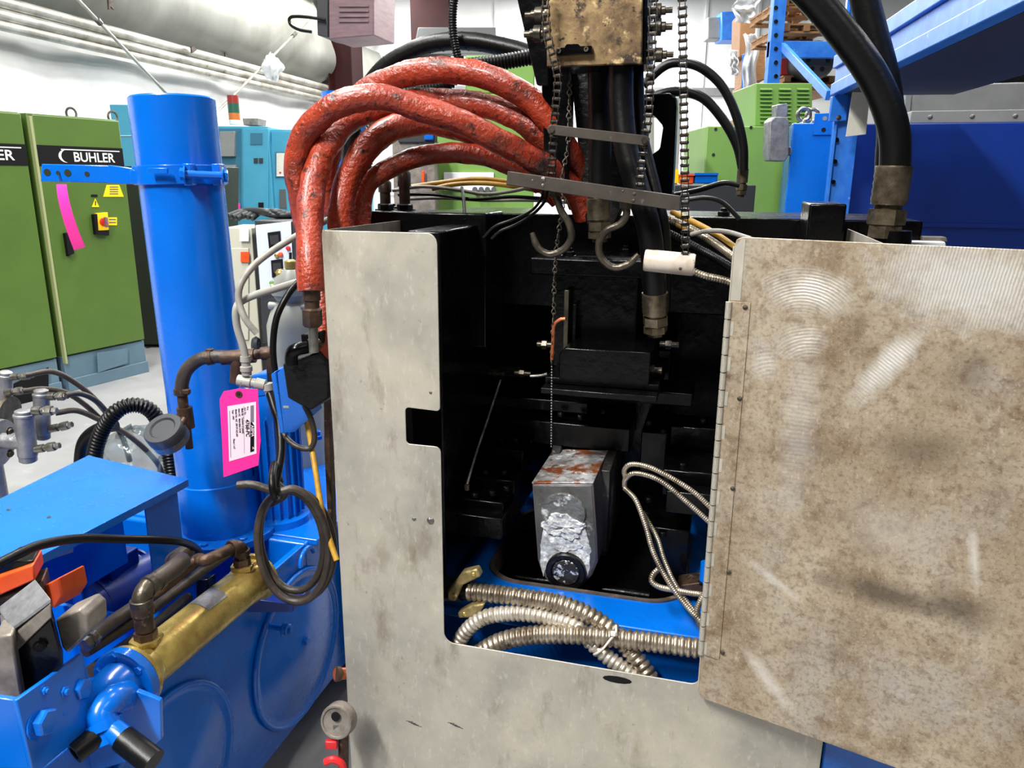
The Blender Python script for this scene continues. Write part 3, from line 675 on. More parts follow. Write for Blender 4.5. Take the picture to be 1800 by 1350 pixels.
# ================================================================== SPOUT, BLUE BASE, CONDUITS
gv = .25
t = thing('casting_spout', 'zinc splashed steel spout block with round nozzle in the opening', 'nozzle', pf(1000, 1040, gv))
fo = [(935, 851), (1043, 851), (1049, 940), (1051, 988), (1041, 1012), (1022, 1032), (998, 1041), (974, 1034), (954, 1012), (945, 985)]
L_ = .245
def shift(p, d): return p + VV * d
fr = [pf(x, y, gv) for x, y in fo]
back = [p + VV * L_ for p in fr]
mat('spout', (96, 94, 92), .4, .55, (60, 56, 54), 12, bump=.5, bs=50, dirt=[((206, 208, 210), 9, (.54, .64)), ((132, 74, 44), 14, (.6, .7)), ((224, 226, 228), 40, (.62, .7))])
mat('spout_face', (112, 112, 110), .4, .6, (84, 84, 84), 14, bump=.5, bs=60, dirt=[((196, 198, 200), 16, (.58, .68))])
mat('spout_top', (206, 208, 208), .35, .2, (120, 118, 116), 24, bump=.8, bs=70, dirt=[((146, 78, 40), 17, (.5, .58)), ((98, 58, 38), 40, (.56, .66)), ((240, 242, 242), 30, (.57, .63))])
mat('zinc', (244, 246, 246), .32, .05, (150, 152, 156), 40, bump=1, bs=120)
mat('zinc_dull', (200, 202, 202), .4, .1, (140, 142, 144), 30, bump=1, bs=90, dirt=[((244, 246, 246), 26, (.5, .58))])
mat('boss', (128, 130, 130), .38, .4, (92, 94, 94), 30, bump=.9, bs=110, dirt=[((222, 224, 224), 34, (.55, .62))])
mat('nozzle_core', (70, 68, 66), .35, .5, (40, 38, 36), 30, bump=.8, bs=90, dirt=[((236, 238, 238), 60, (.56, .62))])
mat('spout_side', (120, 112, 118), .42, .3, (84, 76, 78), 10, bump=.5, bs=40, stretch=(1, 1, .3), dirt=[((124, 76, 56), 8, (.58, .7)), ((150, 150, 158), 12, (.6, .72))])
MB().loft([fr, back]).build('body', 'spout_side', t, .004)
MB().prism([p - VV * .0015 for p in [pf(fo[i][0] + (3 if fo[i][0] < 1000 else -3), fo[i][1] + (3 if fo[i][1] < 900 else -3), gv) for i in range(len(fo))]], VV * .002).build('face', 'spout_face', t, .001)
tp = [fr[0] + ZZ * .0005, fr[1] + ZZ * .0005, back[1] + ZZ * .0005, back[0] + ZZ * .0005]
MB().prism(tp, ZZ * .004).build('top_plate', 'spout_top', t, .001)
def splat(name, px, py, rx, rz, m, th, seed, v=gv - .0015, n=90, wob=.12, dish=.9, rough_=0.):
    c_ = pf(px, py, v)
    def wv(a, k): return 1 + wob * (noise.noise(V((math.cos(a) * 1.3 + k, math.sin(a) * 1.3, seed))) + .55 * noise.noise(V((math.cos(a) * 4.5 + k, math.sin(a) * 4.5, seed + 5))))
    def pt(a, s_, d):
        p_ = c_ + UU * (math.cos(a) * rx * s_ * wv(a, 0)) + ZZ * (math.sin(a) * rz * s_ * wv(a, 9))
        return p_ - VV * (d * (1 + rough_ * noise.noise(p_ * 130)))
    MB().loft([[pt(6.2832 * k / n, s_, d) for k in range(n)] for s_, d in ((1, 0), (.985, th * .7), (.95, th), (.8, th), (.6, th * dish), (.4, th * dish), (.2, th * dish), (.03, th * dish))]).build(name, m, t)
splat('zinc_splash', 994, 955, .05, .066, 'zinc_dull', .0016, 4, wob=.3, rough_=.8)
splat('zinc_splash', 1026, 980, .015, .06, 'zinc_dull', .0013, 8, wob=.35, rough_=.8)
splat('zinc_splash', 958, 972, .011, .055, 'zinc_dull', .0013, 12, wob=.35, rough_=.8)
splat('spout_boss', 991, 900, .051, .047, 'boss', .006, 1, wob=.03, dish=.55)
splat('zinc_splash', 990, 925, .047, .03, 'zinc', .0075, 2, wob=.35, rough_=.6)
splat('zinc_splash', 993, 955, .036, .02, 'zinc', .004, 22, wob=.4, rough_=.6)
nzp = pf(996, 1002, gv - .001)
b = MB(); b.lathe(nzp, -VV, [(0, .046), (.012, .046), (.015, .043), (.015, .034), (.009, .032), (.009, 0)], 32); b.build('nozzle_ring', 'black_rough', t)
MB().lathe(nzp, -VV, [(.0095, .032), (.013, .03), (.0135, .029), (.0115, .0)], 24).build('nozzle_core', 'nozzle_core', t)
for px, py in ((977, 962), (1009, 962)): bolt(t, pf(px, py, gv - .002), -VV, .005, 'screw', 'steel')
# side flange plates of the spout
for x0, x1, yt, yb, va, vb in ((1047, 1047, 757, 1030, gv + .02, gv + .33), (938, 938, 757, 900, gv + .18, gv + .3)):
    p = pf(1043 if x0 > 1000 else 936, 851, gv); u, _, z = loc(p)
    zt_ = z + .035
    pts = [M(u, gv + .1, z - .005), M(u, va + .2, z + .006), M(u, vb - .06, zt_), M(u, vb, zt_), M(u, vb, z - .2), M(u, gv + .1, z - .22)] if x0 > 1000 else [M(u, gv + .16, z - .01), M(u, vb - .06, zt_), M(u, vb - .02, zt_), M(u, vb, z - .1)]
    MB().prism(pts, UU * .022).build('flange', 'spout', t, .002)

# blue base: plate with a rounded furnace mouth, front wall
bz = pf(1060, 1052, .2).z
base = thing('furnace_bed', 'glossy blue machine base with rounded furnace mouth under the spout', 'machine base', M(W_ / 2, .3, .15))
hole_px = [(880, 960), (868, 985), (878, 1003), (905, 1020), (950, 1032), (1040, 1043), (1120, 1050), (1185, 1052), (1235, 1035)]
hp = [atz(x, y, bz) for x, y in hole_px]; hp = [(loc(p)[0], loc(p)[1]) for p in hp]
hv = min(v for u, v in hp); hu0 = min(u for u, v in hp); hu1 = .70
def rrect(u0, u1, v0, v1, r, n=8):
    q = []
    for cu_, cv_, a in ((u1 - r, v1 - r, 0), (u0 + r, v1 - r, 90), (u0 + r, v0 + r, 180), (u1 - r, v0 + r, 270)):
        q += [(cu_ + r * math.cos(math.radians(a + 90 * k / n)), cv_ + r * math.sin(math.radians(a + 90 * k / n))) for k in range(n + 1)]
    return q
inn = rrect(hu0, hu1, hv, hv + .42, .085)
cen = ((hu0 + hu1) / 2, hv + .21)
BU0, BU1, BV0, BV1 = .02, .95, .105, .8
def outp(u, v):
    du, dv = u - cen[0], v - cen[1]; k = min((((BU1 if du > 0 else BU0) - cen[0]) / du) if abs(du) > 1e-6 else 9e9, (((BV1 if dv > 0 else BV0) - cen[1]) / dv) if abs(dv) > 1e-6 else 9e9)
    return cen[0] + du * k, cen[1] + dv * k
oo = [outp(*q) for q in inn]
ri = [M(u, v, bz) for u, v in inn]; ro = [M(u, v, bz) for u, v in oo]
MB().loft([ri, ro, [p - ZZ * .03 for p in ro], [p - ZZ * .03 for p in ri], ri], False).build('deck_plate', 'blue', base, .003)
scl = lambda k: [M(cen[0] + (u - cen[0]) * k, cen[1] + (v - cen[1]) * k, 0) for u, v in inn]
A1, A2 = scl(1.0), scl(.955)
MB().loft([[p + ZZ * (bz - .05) for p in A1], [p + ZZ * (bz + .004) for p in A1], [p + ZZ * (bz + .004) for p in A2], [p + ZZ * (bz - .2) for p in A2]], False).build('furnace_rim', 'refractory', base)
MB().loft([[p + ZZ * (bz - .19) for p in A2], [p + ZZ * (bz - .2) for p in A2]]).build('furnace_floor', 'black_rough', base)
bx('front_wall', BU0, BU1, .12, .14, .15, bz - .03, 'blue', .004, base)
bx('deck_lip', BU0, BU1, .095, .115, bz - .035, bz - .012, 'blue', .004, base)
bx('side_skirt', .972, 1.16, .02, .6, .1, .6, 'blue', .004, base)
bx('leg', .03, .13, .14, .3, 0, .15, 'blue', .004, base); bx('leg', .83, .93, .14, .3, 0, .15, 'blue', .004, base)
bx('leg', .03, .13, .6, .78, 0, .15, 'blue', .004, base); bx('leg', .83, .93, .6, .78, 0, .15, 'blue', .004, base)
# red brown oily hardware right of the furnace mouth
t = thing('clamp_bracket', 'rusty clamp bracket with blue stud right of the furnace mouth', 'bracket', pf(1220, 1040, .22))
MB().prism([pf(x, y, .22) for x, y in ((1190, 1030), (1258, 1020), (1258, 1046), (1195, 1048))], VV * .05).build('plate', 'rust_fitting', t, .002)
p = pf(1238, 1022, .23); MB().cyl(p, p + ZZ * .045, .011, n=12).build('stud', 'blue', t); bolt(t, pf(1232, 1026, .225), ZZ, .006, 'socket')

def conduit(name, label, cat, path, r, m, pitch, amp, n=18, group=None, par=None, part='sheath', nspl=14, sub=6):
    P = resample(spline(path, nspl), pitch / sub); prof = [1, 1.0, .97, .82, .8, .95][:sub] if sub == 6 else [1, 1, .8, .86]
    mb = MB().tube(P, lambda i: r * (1 - amp * (1 - prof[i % len(prof)]) / .2), n)
    if par is not None: return mb.build(part, m, par, ang=75), P
    t = thing(name, label, cat, P[0], group); mb.build(part, m, t, ang=75); return t, P
v2 = .06
conduit('flexible_conduit', 'upper ribbed metal conduit leaving the brass clamp, curving down', 'conduit',
        [pf(825, 1040, .075), pf(870, 1044, .07), pf(930, 1052, .068), pf(985, 1062, .066), pf(1040, 1085, .064), pf(1085, 1118, .06), pf(1120, 1160, .045), pf(1145, 1200, .035), pf(1158, 1240, .03)], .0195, 'conduit', .0125, .2, group='ribbed conduits in the opening')
conduit('flexible_conduit', 'pale middle ribbed conduit looping from the lower left corner', 'conduit',
        [pf(790, 1195, .05), pf(800, 1150, .05), pf(815, 1115, .05), pf(850, 1086, .05), pf(905, 1078, .052), pf(960, 1085, .055), pf(1010, 1100, .05), pf(1040, 1130, .04), pf(1075, 1160, .036), pf(1115, 1190, .03), pf(1150, 1225, .03)], .0165, 'conduit_pale', .0115, .2, group='ribbed conduits in the opening')
conduit('flexible_conduit', 'lower ribbed metal conduit running right towards the door hinge', 'conduit',
        [pf(800, 1200, .035), pf(830, 1160, .035), pf(875, 1130, .035), pf(930, 1117, .035), pf(990, 1115, .034), pf(1060, 1119, .034), pf(1140, 1128, .036), pf(1230, 1140, .04), pf(1320, 1152, .045)], .0195, 'conduit', .0125, .2, group='ribbed conduits in the opening')
# zip tie
t = thing('cable_tie', 'white plastic cable tie around the crossing conduits', 'cable tie', pf(1050, 1140, .02))
MB().tube(spline([pf(1083, 1100, .03), pf(1082, 1112, .012), pf(1070, 1128, .012), pf(1058, 1142, .016), pf(1044, 1150, .03), pf(1060, 1130, .07), pf(1083, 1100, .03)], 6), .0022, 6).build('strap', 'tie_white', t)
MB().box(pf(1078, 1114, .01), .01, .007, .008, AX).build('head', 'tie_white', t, .001)
# brass saddle clamps with black plug
t = thing('conduit_clamp', 'cast brass saddle clamp on the black plug beside the blue deck', 'clamp', pf(815, 1060, .08))
p = pf(770, 1035, .09); q = pf(832, 1035, .085)
MB().lathe(p, q - p, [(0, .026), ((q - p).length * .7, .026), ((q - p).length * .72, .022), ((q - p).length, .022)], 18).build('plug', 'rubber', t)
for pts in (((786, 1040), (812, 1006), (838, 1000), (845, 1014), (812, 1030), (800, 1058), (786, 1056)), ((803, 1078), (830, 1064), (852, 1062), (846, 1074), (826, 1086), (806, 1088))):
    MB().prism([pf(x, y, .05) for x, y in pts], VV * .022).build('saddle', 'brass_cast', t, .004)
for px, py in ((800, 1046), (832, 1010), (816, 1080)): bolt(t, pf(px, py, .049), -VV, .005, 'screw', 'brass')
# thin armoured cables
thin = [([(1262, 905), (1215, 862), (1150, 825), (1112, 816), (1098, 826), (1100, 842)], .16, .18, 'upper thin armoured cable arching to the spout side', .0056),
        ([(1258, 928), (1210, 885), (1160, 845), (1118, 832), (1100, 842), (1098, 856)], .15, .18, 'second thin armoured cable arching to the spout side', .0056),
        ([(1098, 858), (1118, 880), (1135, 925), (1150, 975), (1180, 1030), (1215, 1075), (1250, 1110)], .17, .06, 'thin armoured cable running down from the spout to the hinge', .0055),
        ([(1130, 900), (1155, 945), (1168, 985), (1190, 1032), (1225, 1078), (1255, 1100)], .2, .07, 'darker thin armoured cable beside the long sloping one', .005),
        ([(1158, 1000), (1148, 1010), (1146, 1022), (1160, 1032), (1190, 1038), (1225, 1044), (1262, 1046)], .12, .1, 'short hooked armoured cable near the furnace rim', .0062),
        ([(1262, 1010), (1240, 1040), (1225, 1075), (1235, 1110)], .1, .08, 'armoured cable loop half hidden by the hinge', .006)]
for pts, va, vb, lab, r in thin:
    k = len(pts) - 1
    conduit('armoured_cable', lab, 'cable', [pf(x, y, va + (vb - va) * i / k) for i, (x, y) in enumerate(pts)], r, 'conduit', .0042, .14, 10, 'thin armoured cables', sub=4)
# thin steel rod
t = thing('push_rod', 'thin bright steel rod leaning on the left black slide', 'rod', pf(822, 850, .2))
MB().tube(spline([pf(880, 668, .42), pf(858, 735, .34), pf(836, 800, .26), pf(821, 852, .2)], 6), .0035, 8).build('rod', 'steel', t)
MB().lathe(pf(821, 852, .2), V((0, 0, -1)), [(0, .006), (.012, .006), (.014, .003)], 8).build('tip', 'dark_steel', t)
#PART3
# ================================================================== HOSES OVER THE MACHINE
def lumpy(P, r, seed, amp=.12, f=22., n=16):
    def fn(i):
        def g(a): 
            q = P[i]; return r * (1 + amp * noise.noise(V((q.x * f + math.cos(a) * .8, q.z * f + math.sin(a) * .8, q.y * f + seed))) + amp * .5 * noise.noise(V((q.x * f * 3 + math.cos(a) * 2, q.z * f * 3 + math.sin(a) * 2, seed))))
        return g
    return fn
def pathv(pts): return [pf(x, y, v) for x, y, v in pts]
def sleeve(label, pts, r, seed, end=None):
    P = resample(spline(pathv(pts), 10), .008)
    t = thing('sleeved_hose', label, 'hose', P[0], 'red fire sleeved hoses')
    MB().tube(P, lumpy(P, r, seed), 18).build('fire_sleeve', 'sleeve', t, ang=80); return t, P
tA, PA = sleeve('front red sleeved hose arching widest over the left guard panel',
    [(570, 655, .12), (570, 600, .12), (566, 500, .16), (540, 400, .2), (525, 330, .2), (521, 290, .2), (528, 252, .2), (548, 220, .2), (585, 190, .2), (630, 174, .21), (675, 172, .22), (735, 190, .24), (800, 210, .26), (867, 242, .29), (917, 270, .32), (965, 298, .36), (1010, 335, .42), (1030, 380, .45)], .026, 1)
tB, PB = sleeve('red sleeved hose ending in the rusty coupling left of the guard',
    [(547, 512, .05), (545, 470, .06), (544, 420, .09), (545, 370, .13), (552, 315, .18), (568, 268, .22), (592, 232, .26), (625, 206, .3), (680, 186, .34), (730, 178, .37), (775, 178, .4), (820, 180, .4), (867, 190, .4), (907, 206, .4), (940, 230, .4), (966, 258, .41), (1000, 310, .44), (1020, 360, .46)], .0265, 2)
tC, PC = sleeve('uppermost red sleeved hose with black scorched streaks',
    [(600, 400, .42), (575, 330, .38), (580, 262, .36), (605, 200, .36), (640, 164, .36), (687, 140, .36), (733, 127, .36), (783, 123, .36), (833, 129, .36), (883, 147, .36), (927, 173, .37), (967, 214, .38), (992, 255, .4), (1015, 300, .44), (1035, 345, .46)], .027, 3)
tE, PE = sleeve('dark smudged red sleeved hose dropping behind the guard corner',
    [(600, 420, .22), (598, 375, .23), (607, 328, .25), (628, 283, .27), (652, 252, .29), (685, 228, .31), (722, 216, .33), (770, 216, .36), (830, 232, .4), (890, 262, .43), (945, 305, .46), (985, 350, .48)], .0275, 4)
tF, PF = sleeve('lowest red sleeved hose bowing over the black corner block',
    [(634, 425, .28), (634, 385, .29), (637, 350, .3), (650, 320, .31), (680, 298, .32), (720, 280, .33), (767, 270, .35), (817, 270, .36), (867, 278, .38), (910, 297, .4), (950, 325, .44)], .022, 5)
# rusty coupling on hose B
a_, b_ = pf(547, 506, .05), pf(550, 575, .05); ax_ = b_ - a_; L_ = ax_.length
MB().lathe(a_, ax_, [(-.004, .017), (L_ * .3, .018), (L_ * .32, .015), (L_ * .5, .015), (L_ * .55, .019)], 16).build('ferrule', 'rust_fitting', tB)
MB().lathe(a_ + ax_ * .55, ax_, [(0, .02), (L_ * .38, .02), (L_ * .44, .016)], 6).build('hex_nut', 'rust_fitting', tB)
MB().lathe(a_ + ax_ * .95, ax_, [(0, .01), (L_ * .7, .01)], 12).build('pipe_stub', 'steel', tB)

def hose(name, label, pts, r, m='rubber', n=14, group=None, step=.01):
    P = resample(spline(pathv(pts), 10), step); t = thing(name, label, 'hose', P[-1], group)
    MB().tube(P, r, n).build('hose_body', m, t, ang=80); return t, P
def fitting(t, p, d, r, L, m='fitting', crimp=True, nut=True, hexf=1.25):
    d = V(d).normalized()
    if crimp:
        pr = [(0, r * 1.02), (.0, r * 1.22)]
        for k in range(5): pr += [(L * .5 * (k + .3) / 5, r * 1.26), (L * .5 * (k + .7) / 5, r * 1.2)]
        pr += [(L * .5, r * 1.22), (L * .5, r * .9)]
        MB().lathe(p, d, pr, 20).build('ferrule', m, t)
    if nut:
        MB().lathe(p + d * L * .5, d, [(0, r * .95), (L * .06, r * .95)], 16).build('collar', m, t)
        MB().lathe(p + d * L * .56, d, [(0, r * hexf), (L * .2, r * hexf), (L * .22, r * hexf * .9)], 6).build('hex_nut', m, t)
        MB().lathe(p + d * L * .78, d, [(0, r * hexf * .95), (L * .16, r * hexf * .95), (L * .16, r * .8), (L * .25, r * .8)], 6, .4).build('hex_nut', m, t)
# black spiral-wrapped hose behind
t, P = hose('spiral_wrapped_hose', 'thick black spiral wrapped hose arching behind the red hoses', [(622, 420, .6), (615, 330, .6), (618, 240, .6), (640, 168, .6), (668, 126, .6), (700, 101, .6), (740, 82, .6), (783, 73, .6), (833, 73, .6), (883, 82, .6), (930, 95, .6), (980, 120, .6)], .021, 'rubber')
b = MB(); Q = resample(P, .004); pts = []
x, y = frame_for(Q[1] - Q[0])
for i, q in enumerate(Q):
    tt = (Q[min(i + 1, len(Q) - 1)] - Q[max(i - 1, 0)]).normalized(); x = (x - tt * x.dot(tt)).normalized(); y = tt.cross(x); a = i * .004 / .034 * 6.2832
    pts.append((q, x, y, a, tt))
rings = []
for q, x, y, a, tt in pts:
    e = x * math.cos(a) + y * math.sin(a); rings.append([q + e * .0205 - tt * .0, q + e * .0222 - tt * .0, q + e * .0222 + tt * .003, q + e * .0205 + tt * .003])
MB().loft(rings).build('spiral_wrap', 'rubber', t, ang=80)
# ribbed black hose
P = pathv([(960, 95, .52), (935, 100, .52), (877, 110, .52), (820, 119, .52), (780, 150, .52), (730, 163, .52), (690, 182, .52), (662, 214, .52), (647, 248, .52), (642, 310, .52), (640, 380, .52)])
conduit('ribbed_hose', 'black ribbed hose running behind the red hoses to the boom', 'hose', P, .018, 'rubber', .0078, .2, 14, sub=4)
P = pathv([(803, -30, .55), (796, 20, .55), (797, 60, .55), (806, 108, .55)])
t, _ = conduit('drop_cable', 'thin black corrugated drop cable hanging above the red hoses', 'cable', P, .0105, 'rubber', .006, .2, 10, sub=4)
MB().lathe(P[-1] + ZZ * .01, V((.15, 0, -1)), [(0, .013), (.016, .013), (.018, .01)], 10).build('end_fitting', 'rubber', t)
# centre hoses
t, P = hose('hydraulic_hose', 'straight black hydraulic hose behind the bars with crimped end', [(1052, 60, .28), (1053, 130, .28), (1055, 220, .28), (1054, 300, .28), (1053, 350, .28)], .0225, group='black hydraulic hoses')
fitting(t, pf(1053, 348, .28), pf(1054, 410, .28) - pf(1053, 348, .28), .02, .085)
t, P = hose('hydraulic_hose', 'black hydraulic hose dropping into the dark opening beside the white pipe', [(1092, 100, .2), (1092, 180, .2), (1100, 260, .19), (1120, 330, .18), (1138, 390, .17), (1147, 450, .17), (1151, 520, .18)], .0225, group='black hydraulic hoses')
fitting(t, pf(1151, 514, .18), pf(1152, 570, .19) - pf(1151, 514, .18), .02, .085)
t, P = hose('hydraulic_hose', 'narrow black hose behind the leaning hose at the white pipe', [(1120, 120, .26), (1125, 220, .25), (1150, 330, .23), (1166, 400, .22), (1170, 470, .24), (1168, 540, .3)], .012, group='black hydraulic hoses')
# curved pair right of the long chain
for pts, lab in (([(1130, 150, .6), (1165, 118, .6), (1192, 110, .6), (1230, 118, .6), (1268, 150, .6), (1293, 200, .6), (1306, 255, .6), (1307, 300, .6)], 'outer thin black hose curving down right of the long chain'),
                 ([(1130, 180, .66), (1165, 165, .66), (1200, 161, .66), (1238, 174, .66), (1272, 212, .66), (1296, 256, .66), (1306, 300, .66)], 'inner thin black hose curving down right of the long chain')):
    t, P = hose('hydraulic_hose', lab, pts, .0105 if 'outer' in lab else .0115, group='black hydraulic hoses')
fitting(t, pf(1306, 297, .62), V((0, 0, -1)), .0105, .062)
# the big pair top right
t, P = hose('hydraulic_hose', 'thick black hose sweeping down to the steel fitting behind the door', [(1385, -45, .2), (1432, 0, .2), (1492, 72, .2), (1535, 135, .2), (1562, 195, .2), (1573, 245, .2), (1573, 300, .2)], .0255, group='black hydraulic hoses')
fitting(t, pf(1572, 292, .2), V((-.02, 0, -1)), .0245, .13, hexf=1.28)
MB().lathe(pf(1570, 405, .2), V((0, 0, -1)), [(0, .03), (.02, .032), (.06, .032)], 16).build('port_block', 'black', t)
t, P = hose('hydraulic_hose', 'second thick black hose dropping behind the sweeping one top right', [(1508, -60, .3), (1520, 0, .3), (1538, 70, .3), (1556, 140, .3), (1566, 220, .3), (1562, 300, .3), (1560, 420, .3)], .025, group='black hydraulic hoses')

# cable bundle on the crossbeam
cab = [('cable_yellow', [(715, 330, .5), (770, 322, .5), (830, 315, .5), (880, 318, .5), (930, 330, .5), (985, 345, .5)], .006, 'upper yellow cable lying across the black crossbeam'),
       ('cable_yellow', [(760, 332, .48), (800, 324, .48), (850, 322, .48), (905, 328, .48), (960, 338, .48), (1000, 350, .48)], .0055, 'lower yellow cable lying across the black crossbeam'),
       ('cable_grey', [(690, 335, .47), (740, 328, .47), (800, 333, .47), (850, 341, .47), (900, 336, .47), (935, 328, .47)], .0042, 'wavy grey cable above the crossbeam'),
       ('rubber', [(700, 342, .46), (760, 342, .46), (830, 350, .46), (900, 346, .46), (960, 350, .46)], .0042, 'dark cable lying lowest along the crossbeam edge'),
       ('cable_grey', [(715, 350, .5), (780, 348, .5), (850, 352, .5), (930, 352, .5), (1000, 356, .5)], .004, 'grey cable flat on the crossbeam'),
       ('rubber', [(955, 330, .1), (952, 348, .14), (935, 370, .2), (905, 385, .22), (870, 398, .22), (850, 418, .22)], .0028, 'thin black wire drooping left from the spreader bar'),
       ('rubber', [(963, 335, .1), (957, 355, .14), (935, 378, .2), (905, 396, .22), (880, 406, .22), (864, 420, .22)], .0028, 'second thin black wire drooping left from the spreader bar'),
       ('rubber', [(812, 330, .46), (815, 350, .42), (818, 388, .36)], .004, 'short black cable hanging over the crossbeam edge'),
       ('cable_yellow', [(1180, 372, .42), (1215, 388, .4), (1260, 412, .36), (1300, 440, .3), (1340, 470, .2)], .006, 'yellow cable running behind the door top'),
       ('cable_yellow', [(1190, 395, .42), (1225, 410, .4), (1262, 430, .36), (1300, 455, .3)], .005, 'lower yellow cable running behind the door top'),
       ('cable_grey', [(1215, 412, .38), (1245, 406, .35), (1280, 408, .3), (1320, 420, .22)], .0048, 'grey cable bowing above the ribbed cables at the door'),
       ('rubber', [(1205, 352, .3), (1240, 348, .3), (1270, 356, .3), (1300, 385, .3)], .0045, 'black cable looping from the long chain to the right'),
       ('rubber', [(1175, 345, .55), (1225, 335, .55), (1270, 322, .55), (1300, 326, .55)], .006, 'black cable on the beam under the curved hoses')]
for m, pts, r, lab in cab:
    P = resample(spline(pathv(pts), 8), .008); tag(MB().tube(P, r, 8).build('loose_cable', m, None, ang=80), lab, 'cable', 'loose cables on the machine')
for pts, r, lab in (([(1150, 375, .45), (1200, 395, .42), (1245, 420, .38), (1290, 452, .3)], .0085, 'upper ribbed cable slanting behind the door'),
                    ([(1165, 405, .44), (1210, 428, .42), (1255, 452, .38), (1300, 478, .3)], .0095, 'middle ribbed cable slanting behind the door'),
                    ([(1175, 455, .35), (1230, 482, .34), (1270, 492, .32), (1310, 505, .3)], .0085, 'lower ribbed cable slanting behind the white pipe')):
    conduit('ribbed_cable', lab, 'cable', pathv(pts), r, 'conduit' if 'middle' not in lab else 'rubber', .006, .18, 10, 'ribbed cables behind the door', sub=4)

# ================================================================== LEFT HYDRAULIC UNIT
TU = -.30                                             # tank face plane (u), facing the guard
TZ0, TZ1 = .11, .60
tank = thing('hydraulic_tank', 'glossy blue hydraulic tank with round bolted covers on its side', 'tank', M(TU - .3, .45, 0))
def mbx(name, u0, u1, v0, v1, z0, z1, m, par, bev=.004):
    return MB().box(M((u0 + u1) / 2, (v0 + v1) / 2, (z0 + z1) / 2), u1 - u0, v1 - v0, z1 - z0, AX).build(name, m, par, bev)
mbx('shell', TU - .62, TU, .36, 1.15, TZ0, TZ1, 'blue', tank, .006)
mbx('side_wall', TU - .02, TU, -.75, .36, TZ0, TZ1, 'blue', tank, .003); mbx('side_wall', TU - .62, TU - .6, -.75, .36, TZ0, TZ1, 'blue', tank, .003)
mbx('end_wall', TU - .6, TU - .02, -.75, -.73, TZ0, TZ1, 'blue', tank, .003); mbx('bottom_pan', TU - .6, TU - .02, -.73, .36, TZ0, TZ0 + .02, 'blue', tank, .003)
mbx('cross_rib', TU - .6, TU - .02, .0, .012, TZ0 + .02, TZ1 - .05, 'blue', tank, .002)
mbx('foot', TU - .55, TU - .1, -.7, -.6, 0, TZ0, 'blue', tank); mbx('foot', TU - .55, TU - .1, 1.0, 1.1, 0, TZ0, 'blue', tank)
mbx('top_flange', TU - .64, TU + .025, .38, 1.15, TZ1 - .012, TZ1 + .006, 'blue', tank, .003)
def pu(px, py, u):                                    # pixel -> point on the plane u = const of the machine frame
    d = ray(px, py); t = ((MO - CAM).dot(UU) + u) / d.dot(UU); return CAM + d * t
for px, py, R in ((520, 1095, .205), (292, 1330, .2)):
    c = pu(px, py, TU); cv = loc(c)[1]; cz = .335; c = M(TU, cv, cz)
    b = MB(); b.lathe(c, UU, [(0, R), (.008, R), (.010, R * .97), (.004, R * .93), (.006, R * .88), (.016, R * .6), (.024, R * .3), (.026, 0.001)], 48); cvr = b.build('access_cover', 'blue', tank, ang=60)
    MB().torus(c + UU * .006, UU, R, .007, 48, 8).build('cover_ring', 'blue', cvr, ang=80)
    bolt(cvr, c + UU * .025 + ZZ * .02, UU, .012, 'hexbolt', 'blue')
# clamp ring lug on the cover
c = pu(540, 985, TU + .012); MB().torus(c, UU, .035, .006, 20, 8, .2, 3.2).build('lifting_eye', 'blue', tank, ang=80)
# stud with nut on the tank side
p0, p1 = pu(405, 1098, TU), pu(488, 1107, TU)
q = pf(405, 1100, -.02)
s0 = M(TU, loc(pu(470, 1100, TU))[1], pu(470, 1100, TU).z); s1 = s0 + UU * .055
MB().cyl(s0 - UU * .0, s1, .008, n=10).build('stud', 'blue', tank); bolt(tank, s1 - UU * .006, UU, .015, 'nutbolt', 'blue')

# blue lifting column on the tank
cY = 1.95
cb = at(392, 940, cY); ct = at(302, 172, cY + .02); cb.z = TZ1
ax_ = (ct - cb); ax_n = ax_.normalized(); Lc = ax_.length; rc_ = 70 * 1.95 / 1380
col = thing('lifting_column', 'tall glossy blue round column standing on the tank', 'column', cb)
b = MB(); b.lathe(cb, ax_, [(0, rc_ * 1.04), (.16, rc_ * 1.04), (.162, rc_), (Lc - .004, rc_), (Lc, rc_ - .004), (Lc, rc_ - .012), (Lc - .03, rc_ - .012), (Lc - .03, 0)], 48); b.build('tube', 'blue', col)
MB().lathe(cb, ZZ, [(0, rc_ * 1.5), (.018, rc_ * 1.5), (.02, rc_ * 1.48)], 40).build('base_flange', 'blue', col)
for k in range(8): bolt(col, cb + V((math.cos(k * .785) * rc_ * 1.28, math.sin(k * .785) * rc_ * 1.28, .018)), ZZ, .011, 'hexbolt', 'blue')
MB().cyl(ct - ax_n * .02, ct + ax_n * .006, .008, n=8).build('vent_plug', 'charcoal', col)
# clamp band
def on_axis(py): # parameter on axis for a picture row near the column
    best = min(range(400), key=lambda i: abs((lambda c_: 675 - F * (c_.y / -c_.z))(RC.transposed() @ (cb + ax_ * i / 400 - CAM)) - py)); return cb + ax_ * best / 400
cc_ = on_axis(309)
clamp = thing('column_clamp', 'blue split clamp with drilled arm bolted round the column', 'clamp', cc_ - ax_n * .025)
MB().lathe(cc_ - ax_n * .022, ax_n, [(0, rc_ + .001), (0, rc_ + .009), (.044, rc_ + .009), (.044, rc_ + .001)], 48).build('band', 'blue', clamp, .001)
e_ = V((1, -.15, 0)).normalized()
for pxa in (335, 385):
    p = at(pxa, 307, cY - rc_ * .75 if pxa < 380 else cY - rc_ * .45); MB().box(p, .018, .04, .05).build('lug', 'blue', clamp, .002)
a_ = at(325, 306, cY - rc_ * .98); b_ = at(392, 309, cY - rc_ * .75)
